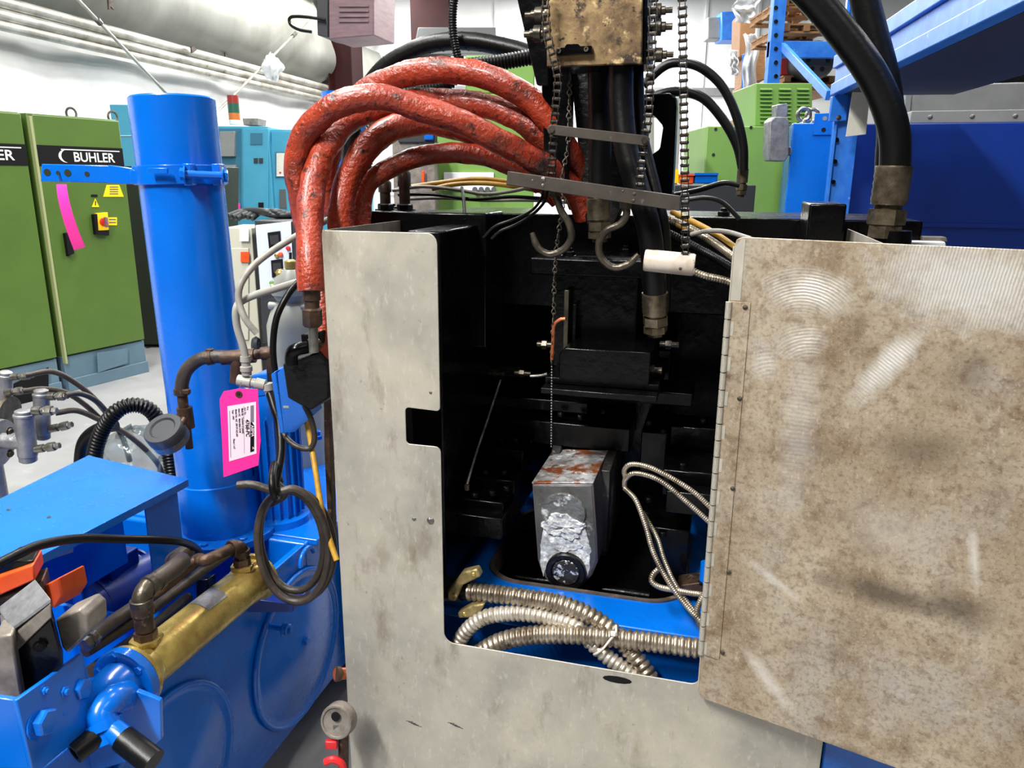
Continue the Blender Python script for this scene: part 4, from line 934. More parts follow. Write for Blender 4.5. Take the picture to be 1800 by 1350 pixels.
MB().cyl(a_, b_, .009, n=12).build('clamp_bolt', 'blue', clamp); bolt(clamp, b_, b_ - a_, .014, 'hexbolt', 'blue'); bolt(clamp, a_, a_ - b_, .014, 'hexbolt', 'blue')
# arm: two leaves, drilled bar on the left
aY = cY - .03
MB().prism([at(x, y, aY) for x, y in ((73, 288), (196, 291), (196, 322), (71, 319))], V((.002, .012, 0))).build('drilled_bar', 'blue', clamp, .002)
MB().prism([at(x, y, aY - .002) for x, y in ((190, 290), (250, 298), (250, 325), (190, 322))], V((0, .014, 0))).build('arm_leaf', 'blue', clamp, .002)
MB().prism([at(x, y, aY - .03) for x, y in ((228, 297), (262, 303), (330, 306), (330, 316), (310, 322), (228, 324))], V((0, .014, 0))).build('arm_leaf', 'blue', clamp, .003)
MB().box(at(278, 300, cY - rc_ - .008), .045, .008, .012).build('weld_strip', 'blue', clamp, .001)
for px, py, r in ((83, 303, .0085), (102, 304, .005), (119, 304, .0085), (153, 306, .006)):
    MB().lathe(at(px, py, aY - .0003), V((0, -1, 0)), [(0, r), (.0006, r), (.0006, 0)], 14).build('hole', 'green_dark', clamp)
# pink strip tag on the arm
def ribbon(fn, n, th, name, m, par):
    L = [fn(k / n) for k in range(n + 1)]; b = MB()
    b.loft([[a, q, q + th, a + th] for a, q in L]); return b.build(name, m, par)
t = thing('pink_tag', 'long curled pink paper tag hanging from the blue drilled bar', 'tag', at(130, 440, aY - .02))
ribbon(lambda s: (at(99 + 31 * s ** 1.5, 324 + 116 * s, aY - .02 - .02 * math.sin(3 * s)), at(117 + 33 * s ** 1.5, 324 + 110 * s, aY - .025 - .035 * math.sin(3 * s))), 14, V((0, .0008, 0)), 'strip', 'pink', t)
MB().tube([at(103, 304, aY - .004), at(106, 320, aY - .006), at(108, 330, aY - .025)], .0012, 5).build('wire', 'steel', t)

# second blue column behind
c2 = at(610, 300, 3.2); t = thing('lifting_column', 'second blue column seen behind the red hoses', 'column', (c2.x, c2.y, 0))
zt_ = at(610, 163, 3.2).z
MB().lathe((c2.x, c2.y, .02), ZZ, [(0, .085), (zt_ - .02, .085), (zt_ - .02, .075), (zt_ - .05, .07), (zt_ - .05, 0)], 32).build('tube', 'blue', t)
MB().lathe((c2.x, c2.y, 0), ZZ, [(0, .16), (.02, .16)], 32).build('base_flange', 'blue', t)

# blue cover table on the left
bc = [at(331, 842, 1.66)]; zt_ = bc[0].z
bc += [atz(155, 800, zt_), atz(-60, 905, zt_), atz(-60, 1045, zt_)]
cen_ = sum(bc, V((0, 0, 0))) / 4
t = thing('sheet_cover', 'bright blue sheet metal cover box left of the column', 'cover', V((cen_.x, cen_.y, TZ1 + .02)))
MB().prism([bc[0], bc[1], bc[2], bc[3]], V((0, 0, -.004))).build('lid', 'blue', t, .002)
for a, q in ((bc[0], bc[3]), (bc[0], bc[1])):
    d_ = (q - a).normalized(); nn = ZZ.cross(d_); nn = nn if nn.dot(cen_ - a) > 0 else -nn
    MB().prism([a, q, q - ZZ * .018, a - ZZ * .018], nn * .003).build('lid_skirt', 'blue', t, .001)
d_ = (bc[3] - bc[0]).normalized(); d2 = (bc[1] - bc[0]).normalized()
legp = bc[0] + d_ * .02 + d2 * .02
MB().prism([legp - ZZ * .018, legp + d_ * .1 - ZZ * .018, legp + d_ * .1 + ZZ * (TZ1 - zt_ + .02), legp + ZZ * (TZ1 - zt_ + .02)], d2 * .004).build('corner_leg', 'blue', t, .001)
MB().prism([bc[0] + d2 * .25 - ZZ * .02, bc[3] + d2 * .25 - ZZ * .02, bc[3] + d2 * .25 + ZZ * (TZ1 - zt_), bc[0] + d2 * .25 + ZZ * (TZ1 - zt_)], d2 * .004).build('inner_panel', 'blue', t, .001)
MB().prism([bc[1] - d2 * .01 - ZZ * .02, bc[2] - d2 * .01 - ZZ * .02, bc[2] - d2 * .01 + ZZ * (TZ1 - zt_), bc[1] - d2 * .01 + ZZ * (TZ1 - zt_)], -d2 * .004).build('side_panel', 'blue', t, .001)
a = bc[0].lerp(bc[1], .01); 
MB().prism([atz(x, y, zt_ - .03) for x, y in ((45, 982), (90, 968), (128, 955), (128, 962), (90, 975), (55, 992))], V((0, 0, -.01))).build('bent_tab', 'blue', t)
for px, py in ((15, 896), (86, 909)): bolt(t, atz(px, py, zt_ + .0005), ZZ, .004, 'screw', 'dark_steel')

# black shapes of motors below the cover
t = thing('pump_motor', 'dark blue pump motor in the shade under the sheet cover', 'motor', at(205, 1060, 1.75))
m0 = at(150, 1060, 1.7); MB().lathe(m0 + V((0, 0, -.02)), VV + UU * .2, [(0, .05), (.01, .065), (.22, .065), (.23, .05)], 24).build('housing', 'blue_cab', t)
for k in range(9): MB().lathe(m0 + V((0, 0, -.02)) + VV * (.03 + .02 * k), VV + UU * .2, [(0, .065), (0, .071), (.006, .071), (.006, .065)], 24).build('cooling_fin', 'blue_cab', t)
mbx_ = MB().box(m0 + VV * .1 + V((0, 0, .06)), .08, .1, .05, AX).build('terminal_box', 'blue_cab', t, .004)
tag(MB().prism([at(x, y, 1.8) for x, y in ((178, 972), (213, 979), (212, 991), (195, 994))], V((0, .003, -.001))).build('paper_scrap', 'paper'), 'torn white paper scrap under the blue cover', 'paper')

# ---------------------------------------------------------------- brass oil cooler
c0, c1 = at(232, 1190, 1.22), at(452, 1012, 1.6)
ca = c1 - c0; Lk = ca.length; cn = ca.normalized(); rk = .048
cooler = thing('oil_cooler', 'brass tube oil cooler with blue bolted end cap', 'oil cooler', (c0 + c1) / 2 - ZZ * rk)
MB().lathe(c0, ca, [(0, rk + .012), (.008, rk + .012), (.009, rk + .002), (.03, rk), (.035, rk - .004), (.06, rk - .004), (Lk - .06, rk - .004), (Lk - .03, rk), (Lk - .012, rk), (Lk - .01, rk + .008), (Lk, rk + .008), (Lk, 0)], 40).build('shell', 'brass', cooler)
MB().lathe(c0 - cn * .004, -cn, [(0, rk + .016), (.018, rk + .016), (.02, rk + .012), (.02, rk - .002), (.045, rk - .005), (.068, rk - .015), (.078, rk - .03), (.08, 0)], 36).build('end_cap', 'blue', cooler)
x, y = frame_for(cn)
for k in range(6): bolt(cooler, c0 - cn * .02 + (x * math.cos(k * 1.047 + .3) + y * math.sin(k * 1.047 + .3)) * (rk + .006), -cn, .0085, 'hexbolt', 'blue')
# name plate on the shell
n0 = V(cn); upv = (ZZ - cn * ZZ.dot(cn)).normalized(); sd = cn.cross(upv)
if sd.dot(CAM - c0) < 0: sd = -sd
b = MB(); b.grid(lambda a, q: c0 + cn * (Lk * (.47 + .16 * a)) + (upv * math.cos(.15 + .55 * (q - .5) * 2) + sd * math.sin(.15 + .55 * (q - .5) * 2)) * (rk - .003), 4, 8); b.build('name_plate', 'cast_alu', cooler, fix=False)
# ports and elbows
def elbow(par, a, d1, d2, r, R, m, name='elbow'):
    d1 = V(d1).normalized(); d2 = V(d2).normalized()
    P = [a, a + d1 * .006]; c = a + d1 * .006
    for k in range(1, 9):
        th = math.pi / 2 * k / 8; P.append(c + d1 * (R * math.sin(th)) + d2 * (R * (1 - math.cos(th))))
    P.append(P[-1] + d2 * .008)
    MB().tube(P, r, 16).build(name, m, par, ang=70)
    for q, d in ((a, d1), (P[-1], -d2)): MB().lathe(q, d, [(0, r * 1.18), (.012, r * 1.18), (.013, r)], 16).build('bead', m, par)
    return P[-1]
pa = c0 + cn * .045 + ZZ * (rk - .006)
MB().lathe(pa, ZZ, [(0, .026), (.006, .03), (.012, .03)], 6).build('port_boss', 'brass', cooler)
MB().lathe(pa + ZZ * .012, ZZ, [(0, .021), (.014, .021), (.014, .017), (.02, .017)], 6).build('hex_bushing', 'rust_fitting', cooler)
MB().lathe(pa + ZZ * .03, ZZ, [(0, .0175), (.03, .0175), (.032, .02), (.05, .02)], 18).build('pipe_nipple', 'rust_fitting', cooler)
pe = elbow(cooler, pa + ZZ * .08, ZZ, cn + UU * .05, .017, .022, 'dark_steel')
# hose from elbow
def hose_w(name, label, P, r, m='rubber', group='hoses of the hydraulic unit', cat='hose', n=14):
    Q = resample(spline(P, 10), .008); t = thing(name, label, cat, min(Q, key=lambda q: q.z), group); MB().tube(Q, r, n).build('hose_body', m, t, ang=80); return t, Q
t, Q = hose_w('cooler_hose', 'thick grey rubber hose pushed onto the near cooler elbow', [pe, pe + cn * .08 + ZZ * .004, at(305, 985, 1.5), at(330, 968, 1.56)], .0175, 'rubber_brown')
MB().lathe(pe + cn * .01, cn, [(0, .019), (.012, .019)], 16).build('hose_clamp', 'dark_steel', t)
pb = c1 - cn * .05 + ZZ * (rk - .006)
MB().lathe(pb, ZZ, [(0, .024), (.012, .026)], 6).build('port_boss', 'brass', cooler)
MB().lathe(pb + ZZ * .012, ZZ, [(0, .019), (.016, .019), (.016, .015), (.028, .015)], 6).build('hex_bushing', 'rust_fitting', cooler)
pe2 = elbow(cooler, pb + ZZ * .036, ZZ, -cn * .9 - UU * .25 , .016, .018, 'rust_fitting')
hose_w('cooler_hose', 'rusty pipe and hose leaving the far cooler elbow', [pe2, pe2 - cn * .06 - UU * .02, at(345, 985, 1.5), at(290, 1030, 1.44), at(262, 1050, 1.42)], .013, 'rust_fitting')
hose_w('cooler_hose', 'mottled brown hose running beside the brass cooler', [at(400, 972, 1.66), at(340, 1015, 1.56), at(260, 1075, 1.42), at(190, 1120, 1.32), at(150, 1145, 1.27)], .0125, 'rubber_brown')
hose_w('cooler_hose', 'lowest brown hose passing under the cooler elbow', [at(330, 1050, 1.62), at(270, 1100, 1.48), at(215, 1140, 1.36), at(160, 1180, 1.26)], .0125, 'rubber_brown')
t, Q = hose_w('cooler_hose', 'brown hose with steel union beside the solenoid valve', [at(250, 1058, 1.42), at(210, 1085, 1.35), at(175, 1110, 1.29), at(158, 1125, 1.26)], .014, 'rubber_brown')
MB().lathe(at(168, 1117, 1.275), at(148, 1134, 1.25) - at(168, 1117, 1.275), [(0, .016), (.01, .016), (.012, .012), (.016, .012), (.017, .0155), (.028, .0155)], 6).build('union_nut', 'steel', t)
# cooler support bracket
t = thing('cooler_bracket', 'black bracket carrying the far end of the brass cooler', 'bracket', at(430, 1085, 1.6))
MB().prism([at(x, y, 1.62) for x, y in ((390, 1062), (455, 1055), (516, 1063), (515, 1076), (385, 1078))], VV * .08).build('shelf', 'blue_cab', t, .002)
MB().prism([at(x, y, 1.63) for x, y in ((345, 1020), (366, 1018), (366, 1052), (345, 1054))], VV * .03).build('clip', 'black', t, .002)
# blue elbow manifold below the end cap
t = thing('water_elbow', 'blue painted pipe elbow fitting with black hose stubs under the cooler cap', 'pipe fitting', at(190, 1330, 1.12))
P = spline([at(222, 1222, 1.16), at(197, 1232, 1.12), at(178, 1252, 1.1), at(182, 1275, 1.09)], 8)
MB().tube(P, .025, 16).build('elbow', 'blue', t, ang=70)
MB().lathe(P[-1], P[-1] - P[-3], [(-.006, .03), (.008, .03), (.008, .024), (.03, .024)], 18).build('collar', 'blue', t)
P = spline([at(182, 1275, 1.09), at(205, 1288, 1.08), at(226, 1305, 1.07)], 8); MB().tube(P, .019, 16).build('branch_pipe', 'blue', t, ang=70)
MB().cyl(at(216, 1298, 1.075), at(270, 1340, 1.05), .0215, n=16).build('hose_stub', 'rubber', t)
a_, b_ = at(168, 1295, 1.07), at(130, 1325, 1.04); MB().lathe(a_, b_ - a_, [(0, .018), ((b_ - a_).length, .018), ((b_ - a_).length, .012), ((b_ - a_).length - .03, .012), ((b_ - a_).length - .03, 0)], 16).build('hose_stub', 'rubber', t)
# gusset plate behind elbow
t = thing('valve_bracket', 'blue angled mounting plate with two big hex bolts bottom left', 'bracket', at(110, 1350, 1.02))
bp = [at(29, 1231, .98), at(146, 1148, 1.12), at(166, 1222, 1.1), at(160, 1280, 1.08), at(60, 1365, .98)]
nb = (bp[1] - bp[0]).cross(bp[4] - bp[0]).normalized(); nb = nb if nb.dot(CAM - bp[0]) > 0 else -nb
MB().prism(bp, -nb * .008).build('plate', 'blue', t, .002)
def onb(px, py):
    d = ray(px, py); return CAM + d * ((bp[0] - CAM).dot(nb) / d.dot(nb))
for px, py, r, k in ((70, 1268, .021, 'hexbolt'), (137, 1210, .0185, 'hexbolt'), (108, 1216, .0095, 'nutbolt'), (76, 1214, .0065, 'nutbolt'), (104, 1254, .0085, 'nutbolt')):
    bolt(t, onb(px, py) + nb * .001, nb, r, k, 'blue')
MB().prism([at(x, y, 1.15) for x, y in ((240, 1215), (282, 1232), (284, 1300), (240, 1335), (150, 1360), (60, 1370), (200, 1270))], V((0, .01, 0))).build('gusset', 'blue', t, .002)
MB().prism([at(x, y, 1.0) for x, y in ((-20, 1225), (30, 1232), (60, 1370), (-20, 1370))], V((0, .01, 0))).build('side_plate', 'blue', t, .002)
MB().prism([at(x, y, 1.12) for x, y in ((40, 1370), (165, 1285), (178, 1296), (70, 1380))], V((0, .04, -.01))).build('channel', 'blue', t, .002)
# solenoid valve
t = thing('solenoid_valve', 'grey and black solenoid valve behind the blue mounting plate', 'valve', at(70, 1240, 1.1))
def obx(name, quad_px, Y, dep, m, bev=.003, par=None):
    return MB().prism([at(x, y, Y) for x, y in quad_px], dep).build(name, m, par or t, bev)
dep = VV * .09 + UU * 0
MB().prism([at(x, y, 1.06) for x, y in ((25, 1148), (90, 1085), (112, 1170), (42, 1232))], V((-.03, .05, -.01))).build('body', 'black', t, .003)
MB().prism([at(x, y, 1.06) for x, y in ((23, 1118), (90, 1060), (92, 1086), (26, 1150))], V((-.06, .06, .0))).build('coil_case', 'valve_grey', t, .003)
q_ = [at(x, y, 1.06) for x, y in ((21, 1111), (90, 1059))]; q_ = [q_[0], q_[1], q_[1] + V((-.06, .06, 0)), q_[0] + V((-.06, .06, 0))]
MB().prism(q_, ZZ * .006).build('cover', 'cast_alu', t, .001)
MB().box(sum(q_, V((0, 0, 0))) / 4 + V((.01, .01, .0065)), .012, .01, .001).build('window', 'ink_grey', t)
MB().prism([at(x, y, 1.1) for x, y in ((96, 1090), (140, 1070), (154, 1082), (156, 1112), (118, 1150), (108, 1138))], V((0, .06, -.005))).build('end_coil', 'valve_grey', t, .004)
MB().prism([at(x, y, 1.04) for x, y in ((-10, 1120), (22, 1115), (26, 1150), (40, 1230), (-10, 1240))], V((-.02, .05, 0))).build('end_coil', 'valve_grey', t, .004)
bolt(t, at(69, 1136, 1.055), V((.6, -1, .2)), .007, 'hexbolt', 'black')
t = thing('solenoid_coil', 'orange painted solenoid housing with black top under the cover edge', 'solenoid', at(60, 1080, 1.2))
MB().prism([at(x, y, 1.2) for x, y in ((-20, 1020), (58, 993), (62, 1020), (-20, 1056))], V((-.02, .06, -.0))).build('housing', 'orange', t, .003)
MB().prism([at(x, y, 1.22) for x, y in ((72, 1032), (102, 1016), (109, 1048), (96, 1070), (80, 1064))], V((.02, .05, 0))).build('end_cap', 'orange', t, .003)
MB().prism([at(x, y, 1.21) for x, y in ((-20, 1010), (20, 988), (58, 985), (58, 994), (-20, 1022))], V((-.02, .06, 0))).build('top_strip', 'black', t, .002)
MB().prism([at(x, y, 1.21) for x, y in ((-20, 1058), (75, 1020), (84, 1066), (-20, 1090))], V((-.02, .05, 0))).build('core_block', 'rust_fitting', t, .003)
# black cable running over
hose_w('hydraulic_cable', 'black rubber cable sweeping across in front of the blue cover', [at(-40, 1010, 1.12), at(30, 975, 1.16), at(75, 957, 1.2), at(140, 947, 1.26), at(220, 948, 1.36), at(300, 950, 1.46), at(335, 958, 1.54), at(352, 975, 1.6), at(358, 1000, 1.66)], .0085, 'rubber', cat='cable')

# ---------------------------------------------------------------- pipework on the column
pw = thing('pipe_branch', 'rusty pipe tee with clamped black hose in front of the blue column', 'pipe fitting', at(420, 680, 1.72))
yP = 1.74
def cy(name, a, b, r, m, n=16, par=pw, Y=yP): return MB().cyl(at(*a, Y), at(*b, Y), r, n=n).build(name, m, par)
cy('tee', (390, 629), (448, 625), .017, 'rust_fitting'); cy('tee_branch', (418, 628), (416, 672), .016, 'rust_fitting')
cy('pipe', (445, 624), (475, 620), .012, 'rust_fitting'); cy('elbow_collar', (460, 622), (478, 620), .0155, 'rust_fitting'); cy('pipe', (476, 620), (480, 680), .012, 'rust_fitting')
MB().tube(spline([at(395, 627, yP), at(372, 627, yP), at(350, 632, yP), at(330, 648, yP), at(321, 668, yP), at(319, 690, yP)], 8), .0155, 14).build('hose', 'rubber_brown', pw, ang=80)
for a, b in (((364, 629), (376, 627)), ((319, 683), (320, 694))): MB().lathe(at(*a, yP), at(*b, yP) - at(*a, yP), [(0, .018), (.014, .018)], 16).build('hose_clamp', 'rust_fitting', pw)
MB().box(at(369, 617, yP), .016, .014, .012).build('clamp_screw', 'rust_fitting', pw, .002)
MB().box(at(328, 688, yP - .01), .016, .014, .012).build('clamp_screw', 'rust_fitting', pw, .002)
cy('gauge_tee', (320, 692), (326, 748), .012, 'rust_fitting'); cy('gauge_tee_body', (324, 716), (329, 752), .018, 'rust_fitting'); cy('drain_nipple', (329, 752), (333, 788), .009, 'rust_fitting')
# pressure gauge seen from the back
gc = at(289, 757, 1.68); gd = V((-.12, -.5, .75)).normalized()
t = thing('pressure_gauge', 'black backed round pressure gauge on the rusty pipe', 'gauge', gc - ZZ * .05)
MB().lathe(gc - gd * .035, gd, [(0, .03), (.0, .044), (.02, .044)], 32).build('chrome_rim', 'steel', t)
MB().lathe(gc - gd * .015, gd, [(0, .045), (.022, .045), (.026, .042), (.026, .03), (.022, .026), (.022, 0)], 32).build('case', 'charcoal', t)
for k in (0, 1): bolt(t, gc + gd * .008 + V((.02 + .008 * k, .012 - .012 * k, .0)), gd, .0035, 'screw', 'steel')
MB().cyl(gc + V((.03, 0, 0)), at(325, 735, 1.7), .008, n=10).build('stem', 'rust_fitting', t)

# grey plastic tube, tee and hoses
gt = thing('air_tee', 'pale grey push fit tee with bent plastic tube above the pink tag', 'pipe fitting', at(440, 680, 1.68))
MB().tube(spline([at(530, 494, 1.75), at(490, 506, 1.72), at(450, 518, 1.7), at(424, 530, 1.69), at(415, 545, 1.68), at(417, 575, 1.68), at(427, 608, 1.68), at(432, 630, 1.68)], 8), .0085, 12).build('tube', 'cable_pale', gt, ang=80)
MB().lathe(at(431, 626, 1.68), at(434, 660, 1.68) - at(431, 626, 1.68), [(0, .011), (.012, .012), (.014, .01), (.022, .01), (.024, .0135), (.034, .0135), (.036, .011), (.044, .011)], 14).build('push_fitting', 'cable_pale', gt)
MB().lathe(at(418, 668, 1.68), at(472, 678, 1.68) - at(418, 668, 1.68), [(0, .013), (.03, .0135), (.032, .011), (.04, .011), (.042, .0135), (.062, .0125)], 14).build('tee_body', 'tank_white', gt)
MB().lathe(at(470, 674, 1.68), at(474, 694, 1.68) - at(470, 674, 1.68), [(0, .012), (.015, .012), (.016, .009), (.026, .009)], 14).build('elbow', 'tank_white', gt)
hose_w('air_hose', 'grey air hose hanging down past the coiled cable', [at(474, 690, 1.68), at(482, 715, 1.66), at(491, 745, 1.64), at(494, 790, 1.6), at(488, 830, 1.56), at(480, 862, 1.53)], .0095, 'rubber', 'air hoses and cables by the column')
hose_w('air_hose', 'bent grey air hose with cut green end in front of the control cabinet', [at(585, 382, 1.8), at(530, 410, 1.75), at(480, 440, 1.72), at(445, 468, 1.7), at(423, 500, 1.68), at(420, 530, 1.67), at(432, 562, 1.66), at(452, 586, 1.66)], .0075, 'cable_grey', 'air hoses and cables by the column')
hose_w('air_hose', 'black cable drooping from the white canister to its plug', [at(528, 492, 1.7), at(505, 520, 1.66), at(486, 560, 1.64), at(480, 610, 1.63), at(484, 655, 1.62), at(492, 685, 1.62), at(505, 706, 1.62)], .0072, 'rubber', 'air hoses and cables by the column')
t = thing('cable_plug', 'small black plug with pale end on the blue bracket', 'plug', at(510, 715, 1.61)); MB().box(at(508, 708, 1.61), .018, .016, .016).build('plug_body', 'black', t, .002); MB().box(at(504, 714, 1.605), .012, .012, .005).build('plug_face', 'tank_white', t)
hose_w('air_hose', 'green stained hose looping under the blue bracket', [at(476, 690, 1.68), at(482, 725, 1.66), at(500, 765, 1.62), at(522, 785, 1.6), at(545, 788, 1.6), at(553, 770, 1.6), at(548, 740, 1.6), at(535, 712, 1.6)], .0062, 'rubber_brown', 'air hoses and cables by the column')
hose_w('yellow_cable', 'dirty yellow cable hanging down behind the coiled cable', [at(536, 725, 1.64), at(545, 770, 1.62), at(555, 830, 1.58), at(566, 900, 1.54), at(580, 950, 1.52), at(592, 985, 1.5)], .0062, 'cable_yellow', 'air hoses and cables by the column', cat='cable')
# coil
cp = []
loops = [(515, 958, 62, 100, 0.), (513, 950, 56, 88, .02), (520, 957, 66, 96, .035)]
path = [at(418, 853, 1.5), at(445, 852, 1.5)]
for i, (cx, cy_, rx, ry, dy) in enumerate(loops):
    for k in range(12):
        a = math.radians(-110 + 30 * k); path.append(at(cx + rx * math.cos(a) + 8 * math.sin(a), cy_ + ry * math.sin(a), 1.5 + dy + .006 * k))
path += [at(500, 870, 1.55), at(487, 850, 1.55)]
t, Q = hose_w('coiled_cable', 'brown rubber cable coiled and hung beside the guard', path, .0085, 'rubber_brown', 'air hoses and cables by the column', cat='cable')
MB().tube(spline([at(482, 815, 1.55), at(478, 845, 1.49), at(484, 875, 1.49), at(492, 850, 1.58), at(482, 815, 1.55)], 6), .008, 8).build('hanging_tie', 'rubber', t, ang=80)
# pink tag with sticker
PT = [at(x, y, Y) for x, y, Y in ((392, 690, 1.6), (398, 687, 1.6), (452, 680, 1.6), (458, 757, 1.58), (455, 818, 1.57), (392, 839, 1.57))]
t = thing('pink_tag', 'bright pink label tag with printed white sticker hanging on the grey tee', 'tag', at(425, 838, 1.57))
TO, TX, TY = at(392, 839, 1.585), (at(456, 818, 1.585) - at(392, 839, 1.585)), (at(387, 702, 1.585) - at(392, 839, 1.585))
def tg(px, py):
    tn = TX.cross(TY).normalized(); d = ray(px, py); return CAM + d * ((TO - CAM).dot(tn) / d.dot(tn))
tn = TX.cross(TY).normalized(); tn = tn if tn.dot(CAM - TO) > 0 else -tn
MB().prism([tg(x, y) for x, y in ((393, 839), (390, 770), (386, 702), (393, 688), (420, 683), (453, 684), (456, 740), (458, 775), (454, 818))], -tn * .0008).build('card', 'pink', t)
MB().prism([tg(x, y) + tn * .0006 for x, y in ((400, 714), (450, 706), (451, 797), (403, 811))], -tn * .0004).build('sticker', 'sticker', t)
eye = tg(420, 693); MB().lathe(eye, tn, [(0, .0075), (.0015, .0075), (.0015, .003), (0, .003)], 16).build('eyelet', 'rust_fitting', t)
MB().tube([eye + tn * .002, at(421, 682, 1.6), at(424, 672, 1.66)], .0014, 5).build('wire', 'steel', t)
tx = (tg(420, 780) - tg(418, 730)).normalized(); ty = tn.cross(tx).normalized()
def ttext(s_, px, py, size, bold=0., m='ink', sx=1.): letter(s_, size, t, tg(px, py) + tn * .0011, tx, ty, m, bold, sx)
MB().prism([tg(x, y) + tn * .0009 for x, y in ((443, 742), (447, 748), (447, 793), (440, 795), (440.5, 742))], -tn * .0003).build('logo_block', 'ink', t)
MB().prism([tg(x, y) + tn * .0009 for x, y in ((440.5, 713), (446.5, 712), (446.5, 742), (440.5, 742))], -tn * .0003).build('logo_block', 'ink_grey', t)
ttext('ABMA', 441.6, 747, .0085, .01, 'sticker', 1.15); ttext('^', 441.0, 785, .012, .01, 'sticker', 1.)
ttext('Berg', 434.5, 714, .0045); ttext('Ref. No.', 429.5, 716, .0052)
ttext('4768-PC', 431.8, 737, .0118, .022, sx=.95)
ttext('Made By:  Techmire (Canada)', 424.5, 717, .0058, .012, sx=.83); ttext('Item: HC   Multi-Slide DCM', 419.0, 718, .0058, .012, sx=.83)
ttext('Model No. 44Z  S/N 97-44Z-603', 413.5, 719, .0058, .012, sx=.80); ttext('Year:  1997', 408.0, 720, .0058, .012, sx=.83); ttext('Pieces: 1 of 5', 410, 771, .0058, .012, sx=.75)
MB().prism([tg(x, y) + tn * .0008 for x, y in ((428.3, 714), (428.9, 714), (430.0, 797), (429.4, 797))], -tn * .0002).build('rule', 'ink_grey', t)
MB().prism([tg(x, y) + tn * .0008 for x, y in ((403.4, 722), (404.4, 722), (406.4, 804), (405.4, 804))], -tn * .0002).build('rule', 'ink_grey', t)

# black valve block on blue angle bracket
t = thing('valve_block', 'greasy black valve block on a blue bracket left of the guard', 'valve', at(530, 700, 1.55))
MB().prism([at(x, y, 1.55) for x, y in ((496, 640), (560, 618), (578, 640), (578, 700), (545, 722), (505, 700))], VV * .08).build('body', 'black_rough', t, .004)
MB().prism([at(x, y, 1.54) for x, y in ((528, 588), (560, 584), (562, 606), (530, 610))], VV * .04).build('connector', 'black', t, .003)
MB().tube(spline([at(512, 640, 1.53), at(513, 622, 1.53), at(522, 614, 1.53), at(540, 610, 1.54)], 6), .0135, 12).build('elbow_plug', 'black', t, ang=70)
for x in (544, 553): MB().lathe(at(x, 606, 1.535), at(x + 8, 603, 1.54) - at(x, 606, 1.535), [(0, .012), (.005, .012), (.006, .01), (.012, .01)], 12).build('lock_ring', 'dark_steel', t)
MB().prism([at(x, y, 1.6) for x, y in ((476, 658), (484, 652), (500, 762), (492, 762))], VV * .05).build('bracket_web', 'blue', t, .002)
MB().prism([at(x, y, 1.6) for x, y in ((487, 655), (512, 632), (548, 718), (498, 762))], VV * .012 + UU * .02).build('bracket_face', 'blue', t, .002)
MB().prism([at(x, y, 1.62) for x, y in ((568, 640), (578, 640), (580, 790), (586, 960), (578, 960), (570, 790))], VV * .02).build('upright_bar', 'rust_fitting', t, .001)
# blue pump motor with fins right behind the tag
t = thing('pump_motor', 'blue finned pump motor standing on the tank behind the pink tag', 'motor', at(470, 900, 1.98))
mp = at(492, 905, 2.02); mp.z = TZ1 + .006
zt_ = at(488, 700, 1.95).z
MB().lathe(mp, ZZ, [(0, .085), (.02, .085), (.025, .062), (zt_ - TZ1 - .06, .062), (zt_ - TZ1 - .05, .066), (zt_ - TZ1, .06), (zt_ - TZ1 + .012, .04), (zt_ - TZ1 + .012, 0)], 32).build('housing', 'blue', t)
for k in range(20):
    a = k * 2 * math.pi / 20; d = V((math.cos(a), math.sin(a), 0)); MB().box(mp + d * .066 + ZZ * ((zt_ - TZ1) / 2 - .02), .012, .003, zt_ - TZ1 - .1, (d, ZZ.cross(d), ZZ)).build('cooling_fin', 'blue', t)
MB().prism([at(x, y, 1.9) for x, y in ((440, 660), (500, 652), (505, 690), (445, 700))], VV * .08).build('terminal_box', 'blue', t, .004)
# second blue unit top with knobs, visible past the valve block
t = thing('side_cabinet', 'low blue cabinet with two knobs between tank and guard', 'cabinet', at(555, 880, 2.15))
qp = at(590, 770, 2.2); u_, v_, z_ = loc(qp)
mbx('body', max(u_ - .16, TU + .035), u_ + .1, v_ - .12, v_ + .2, .05, z_ - .0, 'blue', t, .004)
for du in (-.05, -.01): MB().lathe(M(u_ + du, v_ - .02, z_), ZZ, [(0, .016), (.01, .016), (.012, .011), (.024, .011), (.026, .008)], 12).build('knob', 'blue', t)
# bottom gauge with red handled valves
gp = at(594, 1267, 1.36); gd = V((-.25, -1, .3)).normalized()
t = thing('pressure_gauge', 'steel pressure gauge at the foot of the guard with red valves', 'gauge', at(598, 1350, 1.38))
MB().lathe(gp + -gd * .02, gd, [(0, .03), (.004, .036), (.026, .036), (.03, .034), (.03, .03), (.027, .029), (.027, 0)], 28).build('case', 'valve_grey', t)
MB().box(gp + gd * .009 - ZZ * .012, .012, .003, .012).build('label', 'grey_dark', t); MB().lathe(gp + gd * .0085 + ZZ * .014, gd, [(0, .01), (.0006, .01), (.0006, 0)], 14).build('relief_plug', 'ink', t)
MB().cyl(gp - ZZ * .03 + V((.01, 0, 0)), at(604, 1380, 1.38), .011, n=12).build('stem', 'rust_fitting', t)
MB().box(at(583, 1308, 1.35), .025, .012, .02).build('valve_handle', 'red', t, .003); MB().tube(spline([at(572, 1340, 1.34), at(585, 1335, 1.34), at(600, 1342, 1.34), at(605, 1360, 1.34)], 5), .008, 8).build('valve_handle', 'red', t)
